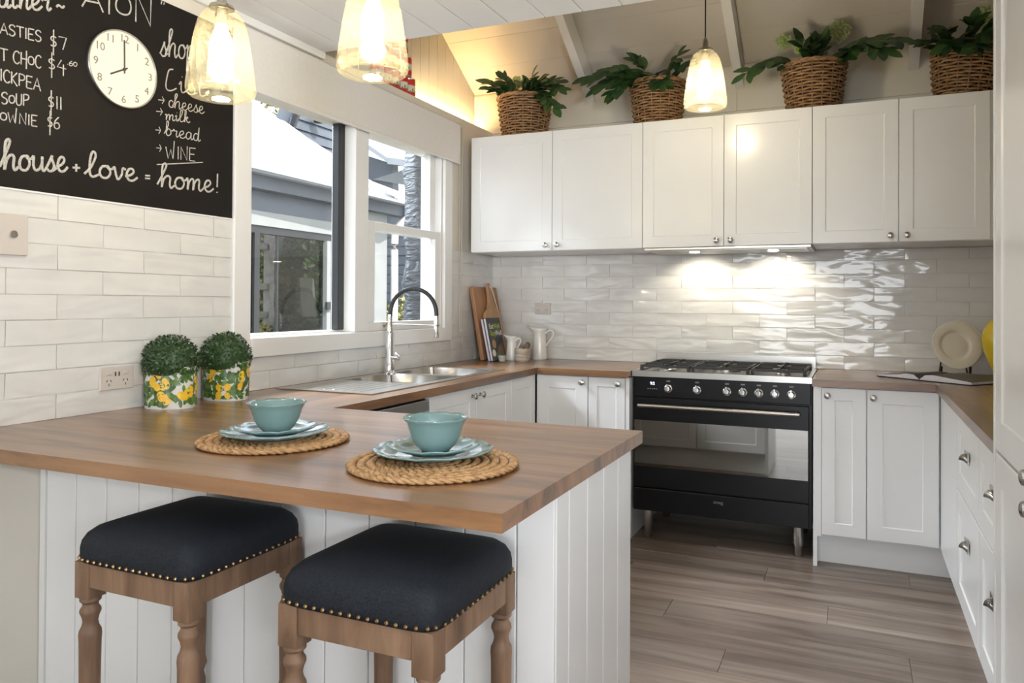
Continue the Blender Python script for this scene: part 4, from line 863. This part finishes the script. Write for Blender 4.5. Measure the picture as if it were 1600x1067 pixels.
# ------------------------------------------------------------------ boards, books, jugs in the corner
def lean(y0, y1, h, xb, xt, th, outline=None):
    ang = math.atan2(xb - xt, h); M = Matrix.Translation((xb, 0, BZ)) @ Matrix.Rotation(-ang, 4, 'Y'); return M   # local: x thickness, y along wall, z up the slope
def leaned(name, bm, M, m_, lab, cat, grp=None):
    loc = M.translation.copy(); bm.transform(M); mn = min(v_.co.z for v_ in bm.verts); bmesh.ops.translate(bm, verts=bm.verts, vec=(0, 0, BZ + .0005 - mn)); return solo(name, bm, m_, lab, cat, loc, grp)
M1 = lean(-.37, -.03, .46, .105, .022, .03)
leaned('chopping_board', B(0, .028, -.372, -.035, 0, .465, .006), M1, BOARDW, 'large rectangular timber chopping board leaning in the corner', 'chopping board')
M2 = lean(0, 0, .46, .140, .06, .018)
pc = -.195; out = [(-.115, 0), (.115, 0), (.115, .27), (.10, .30), (.055, .325), (.030, .36), (.022, .40), (.018, .47), (.014, .487), (0, .493), (-.014, .487), (-.018, .47), (-.022, .40), (-.030, .36), (-.055, .325), (-.10, .30), (-.115, .27)]
leaned('paddle_board', prism([Vector((0, pc + a, b)) for a, b in out], (.016, 0, 0)), M2, BOARDP, 'paler paddle board with a handle leaning before the big board', 'chopping board')
cl = bmesh.new(); tube(cl, catmull([(.074, pc + .0, 1.365), (.082, pc + .03, 1.35), (.10, pc + .055, 1.25), (.112, pc + .062, 1.205), (.106, pc + .05, 1.24), (.086, pc + .01, 1.35), (.080, pc, 1.36)], 6), .0018, 5)
solo('hanging_cord', cl, ENAMEL, 'thin pale cord looped through the paddle board handle', 'cord', None, None, True)
def book(xb, xt, y0, y1, h, th, m_, lab, writing=False):
    M = lean(0, 0, h, xb, xt, th); t = thing('book', (xb, (y0 + y1) / 2, BZ), lab, 'book', 'recipe books')
    def addp(nm, bm, mm, zfix=True):
        bm.transform(M); bmesh.ops.translate(bm, verts=bm.verts, vec=(0, 0, .0006 + th * 0)); return obj(nm, bm, mm, t)
    addp('pages', B(.003, th - .003, y0 + .004, y1 - .004, .003, h - .004), PAPER); a_ = addp('cover', B(th - .003, th, y0, y1, 0, h, .0008), m_); addp('cover', B(0, .003, y0, y1, .0, h, .0008), m_); addp('spine', B(0, th, y1 - .004, y1, 0, h), m_)
    if writing:
        Mx = lambda y, z: Matrix.Translation((0, 0, .0006)) @ M @ frame(Vector((th + .0006, y, z)), Y, Z, X)
        for s, yy_, zz, sz, mm in (('Eat', y0 + .052, h - .055, .046, WHITEI), ('Well', y0 + .125, h - .055, .046, LIMEI), ('Stay', y0 + .062, h - .098, .046, LIMEI), ('Well', y0 + .138, h - .098, .046, WHITEI)):
            o = put_text('title', s, sz, Matrix.Identity(4), mm, t); o.matrix_local = Matrix.Translation(-t.location) @ Mx(yy_, zz)
        for yy_, zz, rr_, mm in ((y0 + .05, h - .165, .026, BOARDP), (y0 + .03, h - .22, .022, ENAMEL), (y0 + .125, h - .215, .042, mottled('roast_print', (.10, .045, .02), (.25, .12, .05), 40, .4)), (y0 + .075, h - .235, .02, mottled('herb_print', (.06, .12, .04), (.16, .24, .08), 40, .4))):
            d = lathe([(0, 0), (rr_, 0), (rr_, .0004), (0, .0004)], 24); d.transform(Mx(yy_, zz)); obj('cover_picture', d, mm, t)
book(.176, .120, -.400, -.225, .262, .014, LILAC, 'slim book with a lilac spine behind the dark recipe book'); book(.194, .138, -.405, -.215, .268, .020, BOOKD, 'dark recipe book with bold white and lime title', True)
t = thing('candle', (.268, -.395, BZ), 'small white candle in a clear glass in front of the books', 'candle')
obj('tumbler', lathe([(0, 0), (.021, 0), (.027, .058), (.0255, .058), (.020, .004), (0, .004)], 24, loc=t.location), TUMBLER, t, 2); obj('wax', lathe([(0, .0045), (.0195, .0045), (.0235, .038), (0, .038)], 24, loc=t.location), WAX, t, True); obj('wick', T([t.location + Z * .038, t.location + Z * .047], .001, 5), SLOTM, t)
def jug(x, y, rb, rn, rt, h, lab, hand=1.0):
    t = thing('jug', (x, y, BZ), lab, 'jug', 'white jugs')
    def md(r, z, a):
        k = max(0, (z / h - .80) / .2); s = max(0, math.cos(a - PI * 1.05)) ** 6; return r * (1 + .75 * k * s), .10 * h * k * k * s
    obj('body', lathe([(0, 0), (rb, 0), (rb * 1.02, .006), (rb * .95, h * .25), (rn * 1.08, h * .68), (rn, h * .80), (rt * .93, h * .93), (rt, h), (rt - .003, h), (rt * .9, h * .93), (rn - .004, h * .8), (rb * .9, h * .25), (rb * .9, .008), (0, .008)], 40, md, t.location), ENAMEL, t, 2)
    obj('handle', T(catmull([(x + rn * .9, y - .005, BZ + h * .80), (x + rn + .03 * hand, y - .012, BZ + h * .93), (x + rn + .052 * hand, y - .016, BZ + h * .84), (x + rn + .030 * hand, y - .012, BZ + h * .60), (x + rb * .86, y - .006, BZ + h * .42)], 6), .0055, 8, up=Y, flat=.7), ENAMEL, t, True)
jug(.385, -.085, .047, .037, .048, .200, 'taller white enamel jug against the back wall tiles', 1.2); jug(.262, -.245, .038, .027, .033, .150, 'smaller white jug between the books and the mortar', .8)
t = thing('mortar', (.356, -.292, BZ), 'banded stone mortar in front of the white jugs', 'mortar')
obj('cup', lathe([(0, 0), (.040, 0), (.043, .004), (.0445, .016), (.0425, .018), (.0445, .022), (.0450, .040), (.0430, .042), (.0450, .046), (.0455, .076), (.044, .080), (.036, .080), (.030, .03), (0, .02)], 36, loc=t.location), STONE, t, True)
solo('pestle', T([(.356, -.289, BZ + .026), (.366, -.285, BZ + .06), (.389, -.277, BZ + .108), (.393, -.276, BZ + .116)], lambda f: .013 + .004 * math.sin(3 * f) if f < .95 else .009, 12), STOOLW, 'wooden pestle standing tilted in the stone mortar', 'pestle', (.356, -.289, BZ + .026), None, True)

# ------------------------------------------------------------------ right corner: plates on a stand, open book, yellow vase
pc_ = Vector((2.705, -.175, 1.054)); tl = -.22
def dplate(r, off, lab):
    b = lathe([(0, 0), (r * .55, 0), (r * .58, .004), (r * .98, .018), (r, .021), (r * .98, .0225), (r * .90, .0195), (r * .87, .0205), (r * .66, .0155), (r * .62, .013), (r * .58, .006), (r * .50, .0045), (r * .47, .0055), (0, .005)], 72, scal(r, .02, 16))
    b.transform(Matrix.Translation(pc_ + off) @ Matrix.Rotation(.33, 4, 'Z') @ Matrix.Rotation(tl, 4, 'X') @ Matrix.Rotation(PI / 2, 4, 'X')); solo('display_plate', b, CREAMC, lab, 'plate', pc_ + off, 'cream display plates', 2)
dplate(.121, Vector((0, 0, 0)), 'front cream plate with beaded rim on the black stand'); dplate(.121, Vector((.016, .042, .008)), 'rear cream plate peeping out behind the front one')
t = thing('plate_stand', (2.70, -.16, BZ), 'small black wire plate stand holding the cream plates', 'stand')
for s in (-1, 1):
    x = 2.705 + s * .066; y_ = -.17 + s * .022
    obj('foot', T(catmull([(x, y_ - .058, BZ + .052), (x, y_ - .050, BZ + .034), (x, y_ - .03, BZ + .012), (x, y_ + .02, BZ + .007), (x, y_ + .06, BZ + .007)], 5), .006, 8), IRON, t, True); obj('upright', T([(x, y_ + .055, BZ + .006), (x - s * .02, y_ + .085, BZ + .14)], .004, 8), IRON, t, True)
obj('crossbar', T([(2.639, -.142, BZ + .007), (2.771, -.098, BZ + .007)], .004, 8), IRON, t, True)
f0 = PX(1372, 588, 'z', BZ); f1 = PX(1518, 603, 'z', BZ); du = (f1 - f0).normalized(); dv = Vector((-du.y, du.x, 0)); W2 = .235; L0 = (f1 - f0).length
t = thing('open_book', f0.lerp(f1, .5) + dv * .1, 'large black-paged book lying open on the corner worktop', 'book')
def ob(u, v_, z): return f0 + du * u + dv * v_ + Z * z
def slab(us_, zs, zlo, name, m_, v0=0.0, v1=.255):
    bm = bmesh.new(); A_ = [[bm.verts.new(ob(u, v_, z)) for u, z in zip(us_, zs)] for v_ in (v0, v1)]; C_ = [[bm.verts.new(ob(u, v_, z)) for u, z in zip(us_, zlo)] for v_ in (v0, v1)]; n = len(us_)
    for i in range(n - 1): bm.faces.new((A_[0][i], A_[0][i + 1], A_[1][i + 1], A_[1][i])); bm.faces.new((C_[0][i], C_[1][i], C_[1][i + 1], C_[0][i + 1])); bm.faces.new((A_[0][i], C_[0][i], C_[0][i + 1], A_[0][i + 1])); bm.faces.new((A_[1][i], A_[1][i + 1], C_[1][i + 1], C_[1][i]))
    for i in (0, n - 1): bm.faces.new((A_[0][i], A_[1][i], C_[1][i], C_[0][i]))
    return obj(name, bm, m_, t, True)
mid = L0 * .47
slab([-.004, L0 * .25, mid, L0 * .75, L0 + .004], [.004] * 5, [.0005] * 5, 'cover', BLACK, -.004, .259)
uL = [.0, .05, .12, mid - .07, mid - .03, mid - .004]; zL = [.010, .015, .021, .028, .026, .009]; slab(uL, zL, [.0045] * 6, 'page_block', PAPER); slab(uL, [z + .0012 for z in zL], zL, 'top_page', PAGEB)
uR = [mid + .004, mid + .03, mid + .07, L0 - .12, L0 - .05, L0]; zR = [.009, .028, .032, .026, .020, .015]; slab(uR, zR, [.0045] * 6, 'page_block', PAPER); slab(uR, [z + .0012 for z in zR], zR, 'top_page', PAGEB)
b = lathe([(0, 0), (.030, 0), (.036, .01), (.058, .06), (.088, .14), (.096, .19), (.088, .24), (.060, .285), (.030, .30), (.026, .31), (.020, .31), (.020, .29), (0, .28)], 40, loc=(2.905, -.275, BZ)); solo('vase', b, YEL, 'rounded yellow glazed vase half hidden behind the pantry', 'vase', (2.905, -.275, BZ), None, 2)

# ------------------------------------------------------------------ outside the window
struct('ground_outside', B(-30, -.27, -10, 40, -.5, -.35), XGND)
nb = thing('garden_wing', (-3.6, 2.7, -.35), 'slate grey wing across the courtyard with white roof and glazed doors', 'building')
XW = -3.5
obj('wall', B(XW - .02, XW + .0, -3.0, 3.43, 2.20, 2.60), XGREY, nb); obj('beam', B(XW - .06, XW + .02, -3.0, 3.43, 2.06, 2.21), XPALE, nb); obj('fascia', B(XW + .10, XW + .14, -3.0, 4.28, 2.44, 2.62), XGREY, nb); obj('soffit', B(XW - .02, XW + .14, -3.0, 4.28, 2.42, 2.44), XGREY, nb)
obj('gutter', prism([Vector((XW + .14, -3.0, 2.56)), Vector((XW + .14, -3.0, 2.67)), Vector((XW + .27, -3.0, 2.67)), Vector((XW + .27, -3.0, 2.60)), Vector((XW + .23, -3.0, 2.56))], (0, 7.35, 0)), XGUT, nb)
r0, r1 = Vector((XW + .22, -3.0, 2.68)), Vector((XW + .22, 4.35, 2.68)); ridge = .55
rp = lambda y, d: Vector((XW + .22 - d, y, 2.68 + d * .52))
def roofpx(u, v_):
    d = CF + CR * ((u - PPX) / FPX) - CU * ((v_ - PPY) / FPX); k = .52
    return CAM + d * ((2.68 + (XW + .22) * k - k * CAM.x - CAM.z) / (d.z + k * d.x))
hp = [roofpx(*q_) for q_ in ((628, 311), (573, 278), (533, 249), (480, 215), (450, 193), (395, 156))]
bm = bmesh.new(); vv = [bm.verts.new(q) for q in [rp(-3, 0), rp(4.4, 0)] + hp + [Vector((hp[-1].x, -3, hp[-1].z))]]; bm.faces.new(vv); vv2 = [bm.verts.new(v_.co - Z * .05) for v_ in vv]; bm.faces.new(vv2[::-1])
for k in range(len(vv)): bm.faces.new((vv[k], vv2[k], vv2[(k + 1) % len(vv)], vv[(k + 1) % len(vv)]))
rf = obj('roof', bm, XROOF, nb)
obj('side_wall', B(XW - .06, XW + .0, 3.43, 3.90, -.35, 2.42), XPALE, nb)
dp = bmesh.new(); tube(dp, catmull([(XW + .20, 4.15, 2.57), (XW + .20, 4.13, 2.44), (XW + .10, 4.02, 2.28), (XW + .06, 3.99, 2.12), (XW + .06, 3.99, 1.5), (XW + .06, 3.99, -.35)], 5), .05, 10); obj('downpipe', dp, XROOF, nb, True)
gd = thing('garden_doors', (XW, 2.2, -.35), 'dark framed glazed doors reflecting shrubs across the courtyard', 'door')
for nm, a in (('head_rail', (1.0, 3.43, 1.98, 2.06)), ('bottom_rail', (1.0, 3.43, -.35, -.2)), ('stile', (1.50, 1.575, -.2, 1.98)), ('stile', (.9, 1.0, -.35, 2.06)), ('stile', (3.36, 3.43, -.2, 1.98))): obj(nm, B(XW - .07, XW + .0, *a), XDARK, gd)
obj('door_stile', B(XW - .05, XW + .03, 2.63, 2.70, -.2, 1.98), XPALE, gd); obj('lock', B(XW + .03, XW + .06, 2.60, 2.68, 1.17, 1.26), XDARK, gd)
obj('pane', B(XW - .04, XW - .03, 1.86, 2.63, -.2, 1.98), DOORG, gd); obj('meeting_seal', B(XW - .05, XW - .02, 1.855, 1.875, -.2, 1.98), XDARK, gd); obj('pane', B(XW - .04, XW - .03, 2.70, 3.36, -.2, 1.98), DOORG, gd); obj('pane', B(XW - .04, XW - .03, 1.0, 1.5, -.2, 1.98), DOORG, gd)
# weatherboard gable behind and second wing
gb = thing('weatherboard_gable', (-6.2, 5.5, -.35), 'dark weatherboard gable rising behind the white roof', 'building')
g0 = PX(452, 192, 'x', -6.0); g1 = PX(468, 160, 'x', -6.0)
for k in range(24):
    z0 = 2.6 + k * .16; yl = g0.y + (z0 - g0.z) * (g1.y - g0.y) / (g1.z - g0.z)
    bb = bmesh.new(); prism([Vector((-6.0, yl, z0)), Vector((-5.97, yl, z0)), Vector((-6.0, yl + .06, z0 + .165))], (0, 6.05 - yl, 0), bb); obj('weatherboard', bb, XGREY, gb)
obj('wall', prism([Vector((-6.02, g0.y - 1.2, -.35)), Vector((-6.02, g0.y - .9, 2.6)), Vector((-6.02, g0.y + .9, 6.4)), Vector((-6.02, 6.05, 6.4)), Vector((-6.02, 6.05, -.35))], (-.1, 0, 0)), XGREY, gb)
obj('barge_board', prism([Vector((-5.98, g0.y - .75, g0.z - 1.6)), Vector((-5.98, g0.y - .70, g0.z - 1.6)), Vector((-5.98, g0.y + 1.04, g0.z + 2.1)), Vector((-5.98, g0.y + .99, g0.z + 2.1))], (.10, 0, 0)), XDARK, gb)
fl = PX(498, 187, 'x', -5.85); obj('flood_light', lathe([(0, -.06), (.07, -.05), (.10, .02), (.07, .06), (0, .06)], 16, loc=fl), XDARK, gb, True)
w2 = thing('far_wing', (-4.6, 8.2, -.35), 'grey far wing with white gable roof seen through the right sash', 'building')
YW = 7.6
q = lambda u, v_: PX(u, v_, 'y', YW)
ga = [q(560, 214), q(614, 252), q(640, 258), q(640, 340), q(560, 330)]
obj('wall', prism([q(540, 232), q(613, 256), q(614, 300), q(560, 330), q(520, 330)], (0, .2, 0)), XGREY, w2)
obj('roof', prism([q(540, 196), q(610, 246), q(660, 254), q(660, 225), q(600, 198)], (0, .5, 0)), XROOF, w2); obj('verge', prism([q(540, 199), q(613, 250), q(613, 257), q(540, 208)], (0, -.12, 0)), XGUT, w2)
obj('gutter', prism([q(612, 248), q(662, 256), q(662, 264), q(612, 258)], (0, -.15, 0)), XGUT, w2); obj('eaves', prism([q(585, 281), q(632, 266), q(660, 268), q(660, 292), q(632, 289)], (0, -.05, 0)), XPALE, w2)
obj('lower_wall', B(-6.5, -1.2, YW + .25, YW + .4, -.35, 3.3), XGREY, w2)
for k in range(18): obj('weatherboard', B(-6.5, -1.2, YW + .22 - .0, YW + .25, -.35 + k * .18, -.35 + k * .18 + .165), XGREY, w2)
aw = bmesh.new(); n = 14; pa = []
AX, AY = -.55, -.07
for i in range(15):
    z = .95 + i * .11; tube_r = .085 + .012 * math.sin(i * 1.9) + .008 * math.sin(i * 3.7); pa.append((tube_r, z))
aw = lathe([(0, .95)] + pa + [(0, pa[-1][1])], 20, lambda r, z, a: (r * (1 + .10 * math.sin(5 * a + z * 3)), 0), (AX, AY, 0), sx=1, sy=1)
pt = thing('furled_awning', (AX, AY, -.35), 'dark grey furled awning hanging outside the right sash', 'awning'); obj('cloth', aw, XFAB, pt, 2); obj('post', B(AX - .02, AX + .02, AY - .02, AY + .02, -.35, 2.60), XDARK, pt)
def shrub(x, y, z, r, h, n, m_, lab, seed, s0=.06):
    rr = random.Random(seed); t = thing('shrub', (x, y, z), lab, 'shrub', 'garden shrubs'); bm = bmesh.new()
    for k in range(n):
        d = Vector((rr.gauss(0, 1), rr.gauss(0, 1), rr.gauss(0, 1))).normalized() * rr.uniform(.45, 1) ; p = Vector((x + d.x * r, y + d.y * r, z + h * .55 + d.z * h * .45)); u_ = Vector((rr.gauss(0, 1), rr.gauss(0, 1), rr.gauss(0, 1))).normalized(); v2 = u_.cross(Vector((rr.gauss(0, 1), rr.gauss(0, 1), rr.gauss(0, 1)))).normalized(); s = s0 * rr.uniform(.6, 1.3)
        bm.faces.new([bm.verts.new(p + q_) for q_ in (-v2 * s, u_ * s * .45, v2 * s, -u_ * s * .45)])
    obj('foliage', bm, m_, t)['kind'] = 'stuff'; st_ = bmesh.new()
    for k in range(4): tube(st_, [(x, y, z), (x + rr.uniform(-.3, .3) * r, y + rr.uniform(-.3, .3) * r, z + h * .7)], .025, 5)
    obj('branches', st_, XBARK, t)
def at(u, v_, x): q_ = PX(u, v_, 'x', x); return q_.x, q_.y
def sh(u, v_, x, r, h, n, m_, lab, seed, s0=.06, z=-.35): a_, b_ = at(u, v_, x); shrub(a_, b_, z, r, h, n, m_, lab, seed, s0)
sh(455, 480, -4.6, .34, 1.50, 1800, SHRUB, 'dark low shrub behind the glazed doors, left of the chair', 1, .05); sh(505, 480, -4.15, .26, 1.40, 1500, SHRUB, 'bright green shrub behind the glazed doors, right of the chair', 2, .045)
sh(480, 400, -5.45, .45, 3.0, 5200, SHRUB, 'tall dark tree behind the glazed doors', 3, .06); sh(413, 420, -5.5, .36, 2.6, 2600, SHRUBY, 'pale speckled bush seen through the doors by the pergola', 4, .05)
sh(630, 470, -4.0, .5, 1.75, 2000, SHRUBY, 'yellow-green bush beyond the white downpipe', 6, .05); sh(633, 500, -3.0, .3, 1.30, 1200, SHRUB, 'low green bush at the foot of the furled awning', 7, .045)
sh(415, 170, -17.0, 2.2, 9.2, 5200, SHRUBY, 'sparse pale gum tree against the sky over the roof', 8, .12)
pb = PX(418, 505, 'x', -4.7)
pl = thing('planter_box', (-4.7, pb.y, -.35), 'weathered timber planter box seen through the open garden door', 'planter')
for k in range(6): obj('plank', B(-4.72, -4.68, pb.y - .5, pb.y + .22, -.35 + k * .17, -.35 + k * .17 + .16), XTIM, pl)
obj('top_board', B(-4.95, -4.66, pb.y - .5, pb.y + .22, .67, .70), XTIM, pl)
sh(412, 495, -4.82, .10, .30, 200, SHRUBY, 'small lime plant in the timber planter box', 9, .03, .70)
pg0 = PX(420, 400, 'x', -4.95)
pg = thing('pergola', (-4.95, pg0.y, -.35), 'timber pergola frame standing in the garden beyond the doors', 'pergola')
for y in (-1.0, 0.0): obj('post', B(-5.0, -4.90, pg0.y + y - .04, pg0.y + y + .05, -.35, 3.0), XTIM, pg)
for z in (1.05, 1.42, 1.95): obj('rail', B(-5.02, -4.92, pg0.y - 1.2, pg0.y + .12, z, z + .08), XTIM, pg)
c0 = PX(491, 460, 'x', -4.75)
ch = thing('garden_chair', (-4.75, c0.y, -.35), 'pale folding garden chair glimpsed through the doors', 'chair'); cy_ = c0.y
obj('backrest', prism([Vector((-4.85, cy_ - .15, 1.05)), Vector((-4.85, cy_ + .15, 1.05)), Vector((-4.9, cy_ + .13, 1.60)), Vector((-4.9, cy_ - .17, 1.60))], (.03, 0, 0)), XTIM, ch); obj('seat', B(-4.85, -4.55, cy_ - .18, cy_ + .18, .98, 1.02), XTIM, ch)
for a in (-4.83, -4.57):
    for b in (cy_ - .16, cy_ + .16): obj('leg', B(a - .015, a + .015, b - .015, b + .015, -.35, .98), XTIM, ch)
